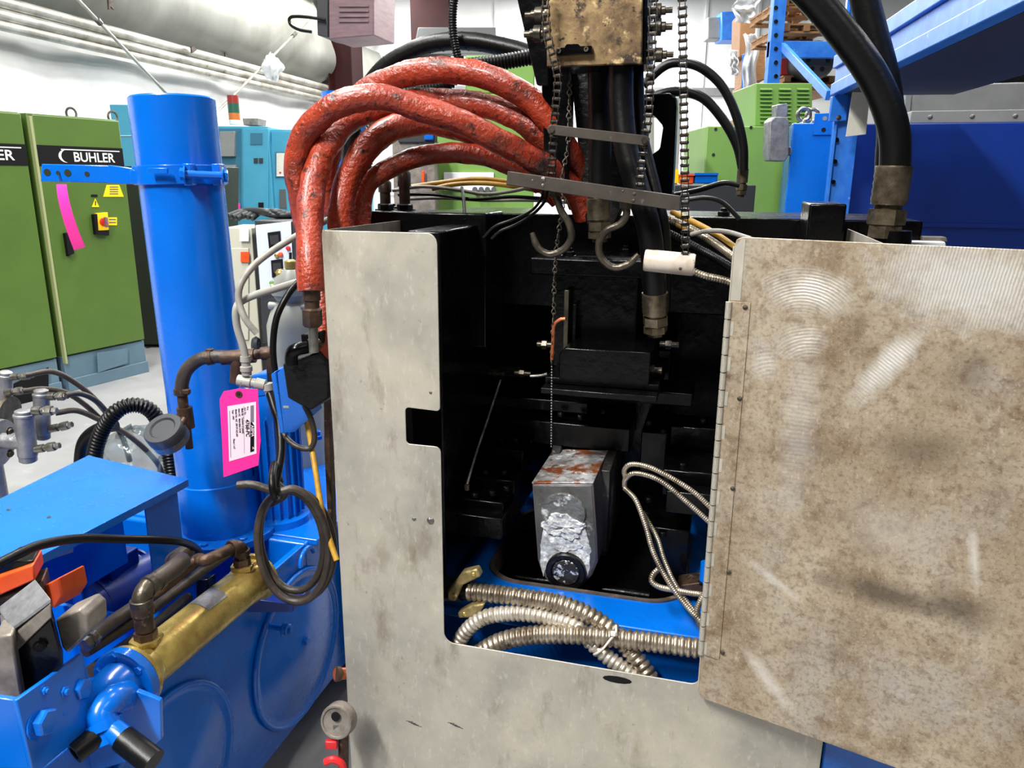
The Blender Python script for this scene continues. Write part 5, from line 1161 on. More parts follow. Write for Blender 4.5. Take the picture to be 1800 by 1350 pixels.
t2 = thing('pipe_plug', 'copper coloured pipe end poking out left of the guard', 'pipe', at(598, 1190, 1.4)); MB().cyl(at(590, 1185, 1.45), at(615, 1183, 1.47), .013, n=16).build('pipe_end', 'copper', t2); MB().cyl(at(590, 1185, 1.45), at(597, 1184.5, 1.455), .016, n=16).build('cap', 'rust_fitting', t2)

# ---------------------------------------------------------------- silver valve manifold at the left edge
Ym = 2.1
t = thing('valve_manifold', 'silver valve manifold with flange at the left picture edge', 'manifold', at(60, 812, Ym))
def vb(a, b, r, par=t, Y=Ym): 
    A, B = at(*a, Y), at(*b, Y); L = (B - A).length
    MB().lathe(A, B - A, [(0, r * .6), (.004, r * .9), (.012, r * .9), (.014, r * 1.08), (.02, r * 1.08), (.022, r), (L - .02, r), (L - .018, r * .92), (L - .004, r * .92), (L, r * .7)], 20).build('valve_body', 'cast_alu', par)
vb((41, 720), (50, 812), .026); vb((72, 684), (76, 772), .022, Y=Ym + .08); vb((10, 652), (8, 720), .02, Y=Ym + .12)
def nip(a, b, r, par=t, Y=Ym, m='steel'):
    A, B = at(*a, Y), at(*b, Y); L = (B - A).length
    MB().lathe(A, B - A, [(0, r * 1.1), (L * .35, r * 1.1), (L * .36, r * .8), (L * .5, r * .8)], 10).build('nipple', m, par)
    MB().lathe(A + (B - A) * .5, B - A, [(0, r * 1.25), (L * .3, r * 1.25), (L * .32, r * .8), (L * .5, r * .8)], 6).build('hex_nut', m, par)
nip((62, 790), (105, 783), .011); nip((88, 754), (127, 746), .011, Y=Ym + .08); nip((58, 722), (100, 722), .012); nip((84, 697), (120, 696), .011, Y=Ym + .08); nip((20, 663), (58, 660), .01, Y=Ym + .12); nip((10, 690), (45, 686), .01, Y=Ym + .1)
MB().cyl(at(-30, 775, Ym), at(42, 775, Ym), .024, n=18).build('header_pipe', 'cast_alu', t)
MB().lathe(at(-8, 778, Ym + .01), at(6, 780, Ym + .01) - at(-8, 778, Ym + .01), [(0, .07), (.018, .07)], 28).build('flange', 'cast_alu', t)
MB().lathe(at(8, 730, Ym + .1), at(20, 732, Ym + .1) - at(8, 730, Ym + .1), [(0, .06), (.015, .06)], 28).build('flange', 'dark_steel', t)
for px, py in ((17, 758), (18, 797)): bolt(t, at(px, py, Ym), V((1, -.2, 0)), .009, 'hexbolt', 'dark_steel')
st = at(-20, 790, Ym + .02); MB().cyl((st.x, st.y, 0), (st.x, st.y, st.z), .03, n=16).build('stand_pipe', 'cast_alu', t)
lubs = [([(45, 660), (90, 653), (125, 668), (160, 695), (190, 730), (215, 768), (228, 810)], 'upper thin hydraulic line curving from the silver manifold'),
        ([(40, 688), (75, 684), (115, 690), (150, 712), (185, 745)], 'second thin hydraulic line from the silver manifold'),
        ([(115, 695), (140, 692), (165, 702), (185, 722), (205, 755)], 'third thin hydraulic line from the silver manifold'),
        ([(98, 726), (135, 722), (175, 738), (215, 758), (250, 785), (275, 812), (285, 830)], 'lowest thin hydraulic line from the silver manifold')]
for pts, lab in lubs: hose_w('hydraulic_line', lab, [at(x, y, Ym + .06 + .0012 * i * 30) for i, (x, y) in enumerate(pts)], .0085, 'rubber_brown', 'lines from the silver manifold', n=10)
P = [at(x, y, Y) for x, y, Y in ((165, 830, 2.0), (168, 790, 1.98), (182, 752, 1.98), (205, 723, 1.98), (235, 712, 2.0), (265, 722, 2.02), (285, 755, 2.04), (298, 800, 2.05), (305, 850, 2.05))]
conduit('corrugated_hose', 'black corrugated hose arching behind the pressure gauge', 'hose', P, .0215, 'rubber', .0095, .18, 16, sub=4)
hose_w('suction_hose', 'smooth dark hose bending down beside the corrugated hose', [at(205, 748, 2.12), at(170, 755, 2.12), at(148, 775, 2.12), at(141, 805, 2.12), at(141, 860, 2.12)], .017, 'rubber')
c0_ = at(238, 800, 2.35)
b = MB(); b.grid(lambda a, c: c0_ + V((math.cos(6.283 * a) * math.sin(3.1416 * c) * .1, math.sin(6.283 * a) * math.sin(3.1416 * c) * .08, -math.cos(3.1416 * c) * .09)) * (1 + .5 * noise.noise(V((math.cos(6.283 * a) * 2.4, math.sin(6.283 * a) * 2.4, c * 4)))), 24, 14)
tag(b.build('plastic_bag', 'film_clear'), 'crumpled clear plastic bag behind the blue cover', 'bag')

# ================================================================== BACKGROUND, LEFT
# green control cabinets
GD = (atz(258, 655, 0) - atz(120, 690, 0)); GDn = V((GD.x, GD.y, 0)).normalized(); GN = V((GDn.y, -GDn.x, 0))
G0 = atz(118, 690, 0)
def gl(s_, z, n=0.): return V((G0.x, G0.y, 0)) + GDn * s_ + ZZ * z + GN * n
def gpx(px, py, n=0.):
    d = ray(px, py); t_ = ((gl(0, 0) - CAM).dot(GN) + n) / d.dot(GN); p_ = CAM + d * t_; return (p_ - gl(0, 0)).dot(GDn), p_.z
Hc = gpx(140, 205)[1]; Zp = gpx(200, 610)[1]
wR = gpx(256, 600)[0]
mat('cab_trim', (150, 156, 110), .5)
for lab, s0_, s1_, big in (('right green control cabinet with yellow isolator switch and warning signs', 0.02, wR, True), ('left green control cabinet cut by the picture edge', -1.25, -.03, False)):
    t = thing('control_cabinet', lab, 'cabinet', gl((s0_ + s1_) / 2, 0, -.3), 'green control cabinets')
    gax = (GDn, GN, ZZ)
    def gb(name, a, c, z0, z1, n0, n1, m, bev=.006): return MB().box(gl((a + c) / 2, (z0 + z1) / 2, (n0 + n1) / 2), c - a, abs(n1 - n0), z1 - z0, gax).build(name, m, t, bev)
    gb('body', s0_, s1_, Zp, Hc, -.62, -.03, 'green'); gb('plinth', s0_, s1_, 0, Zp, -.6, -.02, 'bluegrey', .004); gb('plinth_kick', s0_, s1_, 0, .09, -.02, .0, 'bluegrey', .003)
    dr = gb('door', s0_ + .02, s1_ - .005, Zp + .01, Hc - .01, -.03, 0, 'green')
    gb('edge_strip', s0_, s0_ + .018, Zp - .05, Hc - .02, -.03, .004, 'cab_trim', .002)
    zs0, zs1 = gpx(150, 293)[1], gpx(150, 258)[1]
    sb = s0_ + .02 if big else s0_ + .02
    gb('name_strip', sb, s1_ - .006, zs0, zs1, 0, .004, 'ink', .001)
    hh = (zs1 - zs0)
    lx = s1_ - .5 if big else s1_ - .56
    letter('BUHLER', hh * .66, t, gl(lx + .085, zs0 + hh * .25, .005), GDn, ZZ, 'white_paint', .014, 1.0 if big else 1.15)
    cp_ = gl(lx + .02, zs0 + hh * .5, .0045)
    MB().prism([cp_ + GDn * (-.045 + (.06 * (1 - math.cos(a)) if i < 9 else .02 + .05 * (1 - math.cos(a)))) + ZZ * (hh * .32 * math.sin(a)) for i, a in enumerate([math.radians(80 - 160 * k / 8) for k in range(9)] + [math.radians(-80 + 160 * k / 8) for k in range(9)])], GN * .001).build('logo', 'white_paint', t)
    lw_ = .385 if big else .44
    MB().prism([gl(lx + .0, zs0 + hh * .80, .0045), gl(lx + .08 + lw_, zs0 + hh * .80, .0045), gl(lx + .08 + lw_, zs0 + hh * .85, .0045), gl(lx + .0, zs0 + hh * .85, .0045)], GN * .001).build('logo_line', 'white_paint', t)
    if big:
        def gq(name, pts, m, th=.003): return MB().prism([gl(*gpx(x, y), .001) for x, y in pts], GN * th).build(name, m, t)
        sg = gq('warning_sign', ((187, 325), (209, 325), (217, 346), (181, 346)), 'yellow')
        for k in range(4): gq('sign_text_line', ((192, 328 + 4 * k), (207, 328 + 4 * k), (207, 329.6 + 4 * k), (192, 329.6 + 4 * k)), 'grey_dark', .004)
        gq('warning_triangle', ((167, 349), (174, 364), (161, 364)), 'yellow'); gq('warning_mark', ((166.4, 353), (168, 353), (168, 361), (166.4, 361)), 'ink', .004)
        gq('key_slot', ((160, 342), (171, 342), (171, 346), (160, 346)), 'ink')
        sw = gq('switch_plate', ((166, 375), (186, 373), (188, 404), (168, 405)), 'yellow', .02); gq('switch_box', ((160, 377), (166, 376), (168, 405), (187, 404), (187, 414), (164, 412)), 'ink', .03)
        s_, z_ = gpx(178, 390); MB().lathe(gl(s_, z_, .02), GN, [(0, .03), (.02, .028), (.022, .02)], 16).build('switch_dial', 'red', t); MB().box(gl(s_, z_, .055), .018, .03, .075, gax).build('switch_knob', 'mauve', t, .005)
        gq('switch_label', ((188, 382), (205, 382), (205, 396), (190, 396)), 'yellow')
        for k in range(2): gq('label_text_line', ((191, 385 + 5 * k), (203, 385 + 5 * k), (203, 387 + 5 * k), (191, 387 + 5 * k)), 'grey_dark', .004)
        gq('door_handle', ((110, 410), (119, 408), (126, 445), (116, 450)), 'ink', .03)
        gq('plinth_panel', ((170, 620), (224, 612), (224, 638), (172, 655)), 'bluegrey', .002)
        for px in (125, 197): s_, z_ = gpx(px, 198, -.3); MB().torus(gl(s_, Hc + .04, -.3), GN, .04, .009, 16, 6).build('lifting_eye', 'steel', t)
    else:
        MB().prism([gl(*gpx(x, y), .001) for x, y in ((22, 675), (85, 645), (85, 700), (22, 730))], GN * .002).build('vent_opening', 'ink', t)
# dark cabinet beyond
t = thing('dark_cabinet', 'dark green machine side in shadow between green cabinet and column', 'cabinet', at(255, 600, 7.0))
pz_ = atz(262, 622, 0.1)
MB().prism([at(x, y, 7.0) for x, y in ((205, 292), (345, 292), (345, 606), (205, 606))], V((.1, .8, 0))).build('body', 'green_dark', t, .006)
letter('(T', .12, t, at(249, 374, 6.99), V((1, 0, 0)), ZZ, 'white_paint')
for px in (262, 300): MB().torus(at(px, 622, 7.0), V((1, 0, 0)), .045, .025, 16, 8).build('caster', 'charcoal', t)
# teal cabinets
def cabinet(name, label, quad, Y, dep, m, cat='cabinet', floor_=True, bev=.006, group=None):
    c_ = at((quad[0] + quad[2]) / 2, quad[3], Y); t_ = thing(name, label, cat, V((c_.x, c_.y, 0)) if floor_ else c_, group)
    q0, q1 = at(quad[0], quad[1], Y), at(quad[2], quad[3], Y); z0 = 0 if floor_ else q1.z; z1 = at((quad[0] + quad[2]) / 2, quad[1], Y).z
    x0, x1 = at(quad[0], (quad[1] + 313) / 2, Y).x, at(quad[2], (quad[1] + 313) / 2, Y).x
    MB().box(((x0 + x1) / 2, Y + dep / 2, (z0 + z1) / 2), x1 - x0, dep, z1 - z0).build('body', m, t_, bev); return t_
def pan(t_, name, pts, Y, th, m, bev=0.): return MB().prism([at(x, y, Y) for x, y in pts], V((0, th, 0))).build(name, m, t_, bev)
def rect(x0, y0, x1, y1): return ((x0, y0), (x1, y0), (x1, y1), (x0, y1))
t = cabinet('electrical_cabinet', 'teal electrical cabinet with grey boxes right of the blue column', (378, 222, 474, 372), 9.0, .6, 'teal', group='teal electrical cabinets')
pan(t, 'side_door', rect(380, 226, 424, 372), 8.99, .004, 'teal_dark'); pan(t, 'switch_box', rect(386, 231, 412, 275), 8.93, .06, 'grey', .004); pan(t, 'switch_box', rect(394, 290, 414, 341), 8.93, .06, 'grey', .004)
pan(t, 'door', rect(427, 226, 472, 370), 8.98, .015, 'teal', .004); pan(t, 'vent', rect(440, 234, 461, 254), 8.97, .01, 'teal_dark'); pan(t, 'display', rect(446, 278, 453, 287), 8.97, .01, 'charcoal'); pan(t, 'display', rect(455, 278, 462, 287), 8.97, .01, 'charcoal'); pan(t, 'lock', rect(454, 356, 463, 366), 8.97, .01, 'ink'); pan(t, 'pink_note', rect(411, 357, 422, 369), 8.92, .004, 'pink')
# stack light on top
c_ = at(413, 219, 9.2); sl = thing('signal_tower', 'red green and amber signal tower on the teal cabinet', 'signal light', at(413, 219, 9.2))
z_ = [at(413, y, 9.2).z for y in (219, 211, 199, 182, 168)]
for k, m in enumerate(('white_paint', 'lamp_amber', 'lamp_green', 'lamp_red')): MB().cyl((c_.x, c_.y, z_[k]), (c_.x, c_.y, z_[k + 1]), .062, n=20).build(('base', 'lens', 'lens', 'lens')[k], m, sl)
tag(MB().prism([at(x, y, 9.2) for x, y in ((426, 208), (454, 208), (453, 220), (428, 220))], V((0, .3, 0))).build('parts_box', 'valve_grey', None, .004), 'small grey parts box beside the signal tower', 'box')
t = cabinet('electrical_cabinet', 'teal electrical cabinet with a white papered window', (475, 228, 545, 372), 9.1, .6, 'teal', group='teal electrical cabinets')
pan(t, 'door', rect(477, 231, 520, 370), 9.08, .015, 'teal', .004); fr_ = pan(t, 'window_frame', rect(484, 267, 513, 312), 9.07, .012, 'teal_dark'); pan(t, 'window', rect(486, 269, 512, 310), 9.06, .012, 'paper'); pan(t, 'red_button', rect(491, 302, 494, 305), 9.055, .006, 'red'); pan(t, 'red_button', rect(499, 303, 502, 307), 9.055, .006, 'red'); pan(t, 'vent', rect(491, 333, 516, 366), 9.07, .012, 'grey_dark')
t = cabinet('electrical_cabinet', 'low teal machine housing with pale vents behind the red hoses', (500, 300, 640, 375), 8.0, .5, 'teal', group='teal electrical cabinets')
t = cabinet('electrical_cabinet', 'tall teal cabinet peeking out left of the blue column', (200, 184, 242, 300), 8.6, .6, 'teal', group='teal electrical cabinets'); pan(t, 'door_seam', rect(212, 238, 242, 239), 8.59, .01, 'white_paint'); pan(t, 'door', rect(227, 190, 242, 208), 8.59, .01, 'teal_dark')
# mould temperature controller
Yc = 4.2
t = cabinet('temperature_controller', 'white fronted temperature control cabinet with two dark displays', (444, 388, 520, 600), Yc, .5, 'charcoal', group=None)
pan(t, 'front_panel', ((449, 396), (511, 389), (516, 500), (458, 520)), Yc - .012, .01, 'panel_white', .002)
for q in (((470, 409), (492, 406), (494, 435), (473, 439)), ((476, 458), (496, 455), (498, 484), (478, 488))): d_ = pan(t, 'display', q, Yc - .02, .01, 'ink', .001); pan(d_, 'screen', [(x * .7 + .3 * sum(a for a, _ in q) / 4, y * .55 + .45 * (sum(b_ for _, b_ in q) / 4 - 2)) for x, y in q], Yc - .023, .004, 'charcoal')
for px, py, m in ((494, 447, 'orange'), (487, 449, 'brass'), (478, 497, 'green_light'), (489, 494, 'red'), (501, 490, 'red'), (507, 436, 'red')):
    MB().lathe(at(px, py, Yc - .012), V((0, -1, 0)), [(0, .012), (.012, .012), (.014, .008)], 12).build('button', m, t)
pan(t, 'switch', rect(508, 444, 512, 464), Yc - .02, .01, 'ink'); pan(t, 'lower_grille', ((458, 530), (516, 515), (518, 590), (462, 605)), Yc - .006, .008, 'charcoal', .002)
for q in ((441, 386), (420, 386)): pass
t = cabinet('temperature_controller', 'beige box cabinet beside the white fronted controller', (390, 400, 438, 600), Yc + .1, .3, 'beige')
pan(t, 'door', rect(402, 436, 437, 598), Yc + .09, .01, 'beige', .004); pan(t, 'orange_label', rect(423, 443, 438, 461), Yc + .08, .006, 'orange'); pan(t, 'white_label', rect(421, 402, 437, 424), Yc + .08, .006, 'white_paint')
for k, (x, y) in enumerate(((450, 600), (505, 596))):
    MB().torus(at(x, y + 6, Yc), V((1, 0, 0)), .03, .018, 14, 6).build('caster', 'charcoal', t)
for k in range(6):
    pts = [at(402 + 8 * k, 380 + (k % 3) * 2, Yc + .2), at(430 + 6 * k, 371 + 2 * (k % 2), Yc + .25), at(470 + 5 * k, 372 + 3 * (k % 3), Yc + .2), at(500 + 6 * k, 382 - k, Yc + .25), at(545 + 4 * k, 385, Yc + .3)]
    tag(MB().tube(spline(pts, 8), .018, 8).build('loose_cable', 'charcoal', None, ang=80), ('lowest', 'second', 'third', 'fourth', 'fifth', 'topmost')[k] + ' of the dark cables heaped on the controller cabinets', 'cable', 'cables heaped on the controllers')
# white canister
t = thing('filter_canister', 'pale grey filter canister with brass valve behind the valve block', 'canister', at(520, 700, 2.5))
cc0 = at(523, 640, 2.5); zb0 = at(523, 760, 2.5).z; z1_ = at(523, 565, 2.5).z; z2_ = at(520, 540, 2.5).z; z3_ = at(515, 500, 2.5).z
MB().lathe((cc0.x, cc0.y, .02), ZZ, [(0, .06), (.02, .09), (z1_ - .03, .09), (z1_, .08), (z2_ - .01, .065), (z2_, .05), (z2_ + .02, .062), (z3_ - .03, .062), (z3_, .055), (z3_ + .03, .03), (z3_ + .03, 0)], 32).build('vessel', 'tank_white', t)
MB().lathe((cc0.x, cc0.y, z3_ - .03), ZZ, [(0, .072), (.03, .072), (.032, .06)], 8).build('collar', 'tank_white', t); MB().lathe((cc0.x, cc0.y, 0), ZZ, [(0, .1), (.03, .1)], 24).build('foot', 'tank_white', t)
vp = V((cc0.x, cc0.y, z3_ + .03)); MB().lathe(vp, ZZ, [(0, .014), (.02, .014), (.022, .02), (.045, .02), (.05, .012)], 10).build('brass_valve', 'brass', t); MB().lathe(vp + V((-.03, -.01, .0)), ZZ, [(0, .016), (.01, .02), (.02, .012)], 10).build('brass_knob', 'brass', t)
a_ = V((cc0.x - .07, cc0.y - .03, z2_ + .01)); MB().cyl(a_, a_ + V((.16, -.02, -.005)), .012, n=10).build('pipe', 'tank_white', t)

# ================================================================== BACKGROUND, CENTRE
t = cabinet('green_machine', 'light green machine housing seen between the red hoses', (766, 165, 940, 345), 4.6, .8, 'green_light', 'machine')
pan(t, 'upper_housing', rect(818, 97, 940, 165), 4.75, .5, 'green_light', .01); pan(t, 'label_panel', rect(780, 303, 868, 335), 4.58, .02, 'white_paint', .003)
for k in range(4): MB().lathe(at(835 + 11 * k, 333, 4.57), V((0, -1, 0)), [(0, .015), (.02, .015)], 12).build('indicator', 'grey_dark', t)
t = cabinet('grey_machine', 'grey machine block with dark window left of the green housing', (690, 245, 764, 345), 4.3, .25, 'valve_grey', 'machine')
fr_ = pan(t, 'window_frame', rect(700, 225, 768, 250), 4.28, .03, 'charcoal', .003); pan(t, 'blue_part', rect(745, 228, 762, 246), 4.26, .03, 'blue', .006); pan(t, 'red_part', rect(741, 300, 746, 322), 4.26, .02, 'orange', .003)
t = cabinet('cream_cabinet', 'cream coloured cabinet behind the black lifting bracket', (1090, 170, 1196, 345), 4.2, .4, 'tank_white')
pan(t, 'yellow_strip', rect(1184, 298, 1193, 322), 4.18, .01, 'yellow'); pan(t, 'scale_plate', rect(1150, 205, 1168, 275), 4.18, .01, 'white_paint')

# ================================================================== BACKGROUND, RIGHT
t = cabinet('green_cabinet', 'light green cabinet with keyhole slots right of the long chain', (1240, 222, 1400, 346), 4.7, .6, 'green_light')
for px, py in ((1258, 227), (1254, 272), (1320, 224), (1376, 313), (1298, 224)): MB().lathe(at(px, py, 4.7), V((0, -1, 0)), [(0, .009), (.004, .009), (.004, 0)], 10).build('keyhole', 'green_dark', t)
t = thing('louvred_transformer', 'light green louvred transformer box under the pallet rack', 'transformer', at(1378, 222, 4.95))
pan(t, 'case', rect(1328, 146, 1428, 222), 4.95, .5, 'green_light', .006)
lv = _hw('louver', lambda b: b.prism([(-.5, 0, -.3), (.5, 0, -.3), (.5, -.9, -.2), (.5, -.9, .0), (.5, 0, .4), (-.5, 0, .4), (-.5, -.9, 0.), (-.5, -.9, -.2)][:4] and [(-.5, 0, -.4), (-.5, -.8, -.3), (-.5, -.8, -.1), (-.5, 0, .4)], (1, 0, 0)), 'green_light')
wl_ = (at(1356, 180, 4.95) - at(1335, 180, 4.95)).length; hl_ = (at(1356, 186, 4.95) - at(1356, 180, 4.95)).length
for cx in (1346, 1379, 1411):
    for k in range(9): put(lv, 'louver', t, Matrix.Translation(at(cx, 157 + 7 * k, 4.95)) @ Matrix.Diagonal((wl_, hl_ * 1.1, hl_, 1)))
# grey cast connector on the blue cabinet
t = thing('cast_connector', 'grey cast aluminium connector box plugged into the blue cabinet', 'connector', at(1372, 285, 4.1))
MB().prism([at(x, y, 4.1) for x, y in ((1353, 213), (1362, 205), (1383, 205), (1388, 214), (1387, 272), (1380, 284), (1354, 283), (1351, 272))], V((0, .1, 0))).build('hood', 'cast_alu', t, .006)
MB().prism([at(x, y, 4.12) for x, y in ((1364, 184), (1384, 181), (1386, 190), (1384, 206), (1365, 207))], V((0, .075, 0))).build('cable_gland', 'cast_alu', t, .005)
MB().cyl(at(1385, 266, 4.16), at(1397, 266, 4.2), .022, n=12).build('side_port', 'cast_alu', t)
# big blue cabinet
YbC = 4.2
t = thing('blue_tank_cabinet', 'large deep blue cabinet standing behind the guard door', 'cabinet', at(1600, 430, YbC))
b0 = at(1393, 222, YbC); b1 = at(2150, 222, YbC - .0); t.location.z = 0; BASE[t] = V((b0.x + .8, YbC + .3, 0)); t.location = BASE[t]
zc = at(1600, 219, YbC).z
# slightly turned like the machine
bo = at(1393, 224, 4.15); bo.z = 0
def bl(u, v, z): return bo + UU * u + VV * v + ZZ * z
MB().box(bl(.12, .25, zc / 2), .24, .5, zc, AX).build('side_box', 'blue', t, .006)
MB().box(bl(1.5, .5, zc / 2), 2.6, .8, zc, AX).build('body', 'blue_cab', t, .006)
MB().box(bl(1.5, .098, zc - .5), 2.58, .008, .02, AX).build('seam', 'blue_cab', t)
MB().box(bl(1.62, .4, zc + .03), 2.1, .56, .06, AX).build('grey_rail', 'grey', t, .004)
for k in range(8): bolt(t, bl(.66 + .19 * k, .12, zc + .03), -VV, .012, 'screw', 'steel')
for u in (.1, 1.3):
    vq = -.004 if u < .2 else .096
    hp_ = MB().prism([bl(u, vq, z) for z in (zc - .06, zc + .045)] + [bl(u + .1, vq, zc + .045), bl(u + .1, vq, zc - .06)], -VV * .006).build('lifting_lug', 'blue', t, .002)
    for dz, r in ((.02, .011), (-.035, .011)): MB().lathe(bl(u + .05, vq - .007, zc + dz), -VV, [(0, r), (.001, r), (.001, 0)], 12).build('lug_hole', 'ink' if dz < 0 else 'grey', hp_)
t = thing('grey_lid_box', 'long grey sheet metal box lying on the blue cabinet', 'box', at(1690, 205, 4.25))
g0_ = at(1603, 208, 2.72)
MB().prism([at(x, y, 4.25) for x, y in ((1607, 150), (1960, 140), (1960, 200), (1600, 204))], V((.1, .4, 0))).build('case', 'grey', t, .008)
MB().prism([at(x, y, 4.24) for x, y in ((1592, 160), (1603, 158), (1600, 204), (1590, 204))], V((.04, .26, 0))).build('end_plate', 'grey', t, .004)
# eye bolts behind
for px, lab in ((1413, 'front steel lifting eye bolt above the blue cabinet corner'), (1428, 'rear steel lifting eye bolt above the blue cabinet corner')):
    c_ = at(px, 201 if px < 1420 else 203, 4.4 if px < 1420 else 4.55); t = thing('eye_bolt', lab, 'eye bolt', c_ - ZZ * .06, 'lifting eye bolts')
    MB().torus(c_, V((.25, 1, 0)), .032, .01, 20, 8).build('ring', 'steel', t); MB().lathe(c_ - ZZ * .032, V((0, 0, -1)), [(0, .01), (.012, .018), (.018, .018), (.02, .012), (.3, .012)], 12).build('shank', 'steel', t)
# white tabs behind the door's top edge
t = thing('white_latch', 'white hinged latch behind the top edge of the door', 'latch', at(1630, 430, 1.6))
MB().prism([at(x, y, 1.6) for x, y in ((1600, 424), (1662, 425), (1664, 436), (1598, 436))], VV * .03).build('tab', 'white_paint', t, .003); MB().prism([at(x, y, 1.62) for x, y in ((1622, 416), (1664, 417), (1666, 425), (1622, 424))], VV * .03).build('hinge', 'valve_grey', t, .002)
# pallet rack
rack = thing('pallet_rack', 'blue pallet rack with drilled uprights and a heavy near beam', 'rack', at(1470, 330, 3.9) * 1)
up = at(1471, 300, 3.9); up.z = 0; rack.location.z = 0; BASE[rack] = V((up.x, up.y, 0)); rack.location = BASE[rack]
rax = (UU, VV, ZZ)
def upright(p, w_, h, name='upright'):
    o = MB().box(p + ZZ * h / 2 - UU * w_ * .25, .012 + w_ * .02, .07, h, AX).build(name, 'blue_rack', rack, .002)
    o = MB().box(p + ZZ * h / 2 + UU * w_ * .2, w_ * .75, .01, h, AX).build(name + '_face', 'blue_rack', rack, .002)
    return p
upright(up, .13, 3.2)
hole = _hw('slot', lambda b: b.lathe(O0, Z, [(0, 1), (.1, 1), (.1, 0)], 10), 'black')
for px, py in ((1471, 246), (1468, 284), (1465, 320), (1474, 207)): put(hole, 'slot', rack, facing(at(px, py, up.y - .02), V((0, -1, 0)), .011))
f2 = at(1362, 80, 6.6); f2.z = 0
MB().box(f2 + ZZ * 2.2, .1, .09, 4.4).build('upright', 'blue_rack', rack, .004)
for k in range(7): put(hole, 'slot', rack, facing(at(1364, -10 + 24 * k, 6.54), V((0, -1, 0)), .017))
a_, b_ = at(1376, 82, 6.5), at(1456, 168, 5.2); dd = b_ - a_; MB().box((a_ + b_) / 2, dd.length, .03, .06, (dd.normalized(), ZZ.cross(dd).normalized(), dd.cross(ZZ.cross(dd)).normalized())).build('diagonal_brace', 'blue_rack', rack, .003)
# near beam in depth: from the upright towards us
zb0, zb1 = at(1466, 168, 3.9).z, at(1466, 98, 3.9).z
ba = up - UU * .02; bdir = V((at(1800, 20, 2.05).x - up.x, 2.05 - up.y, 0)).normalized(); Lb = 3.2
nbm = V((bdir.y, -bdir.x, 0)); nbm = nbm if nbm.x < 0 else -nbm
zmid = at(1800, 12, 2.05).z
for (z0, z1, th, nm) in ((zb0, zb0 + (zb1 - zb0) * .3, .05, 'beam_lower'), (zb0 + (zb1 - zb0) * .3, zb0 + (zb1 - zb0) * .68, .035, 'beam_web'), (zb0 + (zb1 - zb0) * .68, zb1, .05, 'beam_upper')):
    MB().prism([ba + ZZ * z0, ba + bdir * Lb + ZZ * z0, ba + bdir * Lb + ZZ * z1, ba + ZZ * z1], -nbm * -th).build(nm, 'blue_rack', rack, .004)
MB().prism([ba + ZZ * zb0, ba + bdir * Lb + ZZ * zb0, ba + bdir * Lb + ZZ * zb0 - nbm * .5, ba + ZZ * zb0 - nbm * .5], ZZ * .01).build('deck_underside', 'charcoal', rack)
MB().prism([at(x, y, up.y - .05) for x, y in ((1463, 170), (1492, 160), (1488, 212), (1458, 214))], V((0, .02, 0))).build('beam_connector', 'blue_rack', rack, .003)
bolt(rack, at(1474, 207, up.y - .05), V((0, -1, 0)), .012, 'screw', 'dark_steel')
MB().box(f2 + V((.75, .0, 2.55)), 1.6, .06, .12).build('rear_beam', 'blue_rack', rack, .003)
s0_, s1_ = at(1374, 147.5, 6.9), at(1480, 147.5, 6.9); MB().box(((s0_.x + s1_.x) / 2, 7.35, s0_.z - .03), s1_.x - s0_.x + .1, 1.0, .05).build('shelf_board', 'wood', rack)
s0_, s1_ = at(1296, 206, 8.3), at(1350, 206, 8.3); MB().box(((s0_.x + s1_.x) / 2 + .1, 8.5, s0_.z - .03), s1_.x - s0_.x + .1, .8, .05).build('shelf_board', 'wood', rack)
for dx in (.05, .35): MB().box((s0_.x + dx, 8.8, s0_.z / 2 - .03), .08, .08, s0_.z - .06).build('upright', 'blue_rack', rack)
# deck and goods
tag(MB().prism([at(x, y, 3.75) for x, y in ((1500, 152), (1529, 168), (1522, 236), (1487, 240))], V((0, .003, 0))).build('paper_sheet', 'paper'), 'white paper sheet hanging from the blue rack beam', 'paper')
def pallet(label, quad, Y, dep, group):
    c_ = at((quad[0] + quad[2]) / 2, quad[3], Y); t_ = thing('pallet', label, 'pallet', c_, group)
    q0 = at(quad[0], quad[1], Y); q1 = at(quad[2], quad[3], Y); w_ = q1.x - q0.x; h_ = q0.z - q1.z
    for k in range(3): MB().box((q0.x + w_ * (.08 + .42 * k), Y + dep / 2, q1.z + h_ * .5), w_ * .12, dep, h_ * .6).build('block', 'wood', t_)
    for k in range(5): MB().box((q0.x + w_ * .5, Y + dep * (k + .5) / 5, q1.z + h_ * .9), w_, dep * .16, h_ * .2).build('deck_board', 'wood', t_)
    for k in (0, 2, 4): MB().box((q0.x + w_ * .5, Y + dep * (k + .5) / 5, q1.z + h_ * .1), w_, dep * .16, h_ * .2).build('bottom_board', 'wood', t_)
    return t_
pallet('wooden pallet between the rack upright and the curving hose', (1378, 40, 1460, 58), 6.7, .9, 'pallets on the rack')
pallet('wooden pallet resting low behind the diagonal rack brace', (1378, 132, 1470, 147), 6.9, .9, 'pallets on the rack')
pallet('upper wooden pallet near the top of the rack', (1376, -5, 1460, 14), 6.8, .9, 'pallets on the rack')
t = thing('electric_motor', 'dark round motor lying on the rack behind the brace', 'motor', at(1438, 132, 6.7)); c_ = at(1438, 105, 6.7)
MB().lathe(c_, V((0, 1, 0)), [(0, .06), (0, .13), (.03, .15), (.35, .15), (.38, .1)], 28).build('housing', 'charcoal', t)
for k in range(6): a = k * 1.047; MB().cyl(c_ + V((math.cos(a) * .08, -.002, math.sin(a) * .08)), c_ + V((math.cos(a) * .08, .002, math.sin(a) * .08)), .02, n=10).build('vent_hole', 'ink', t)
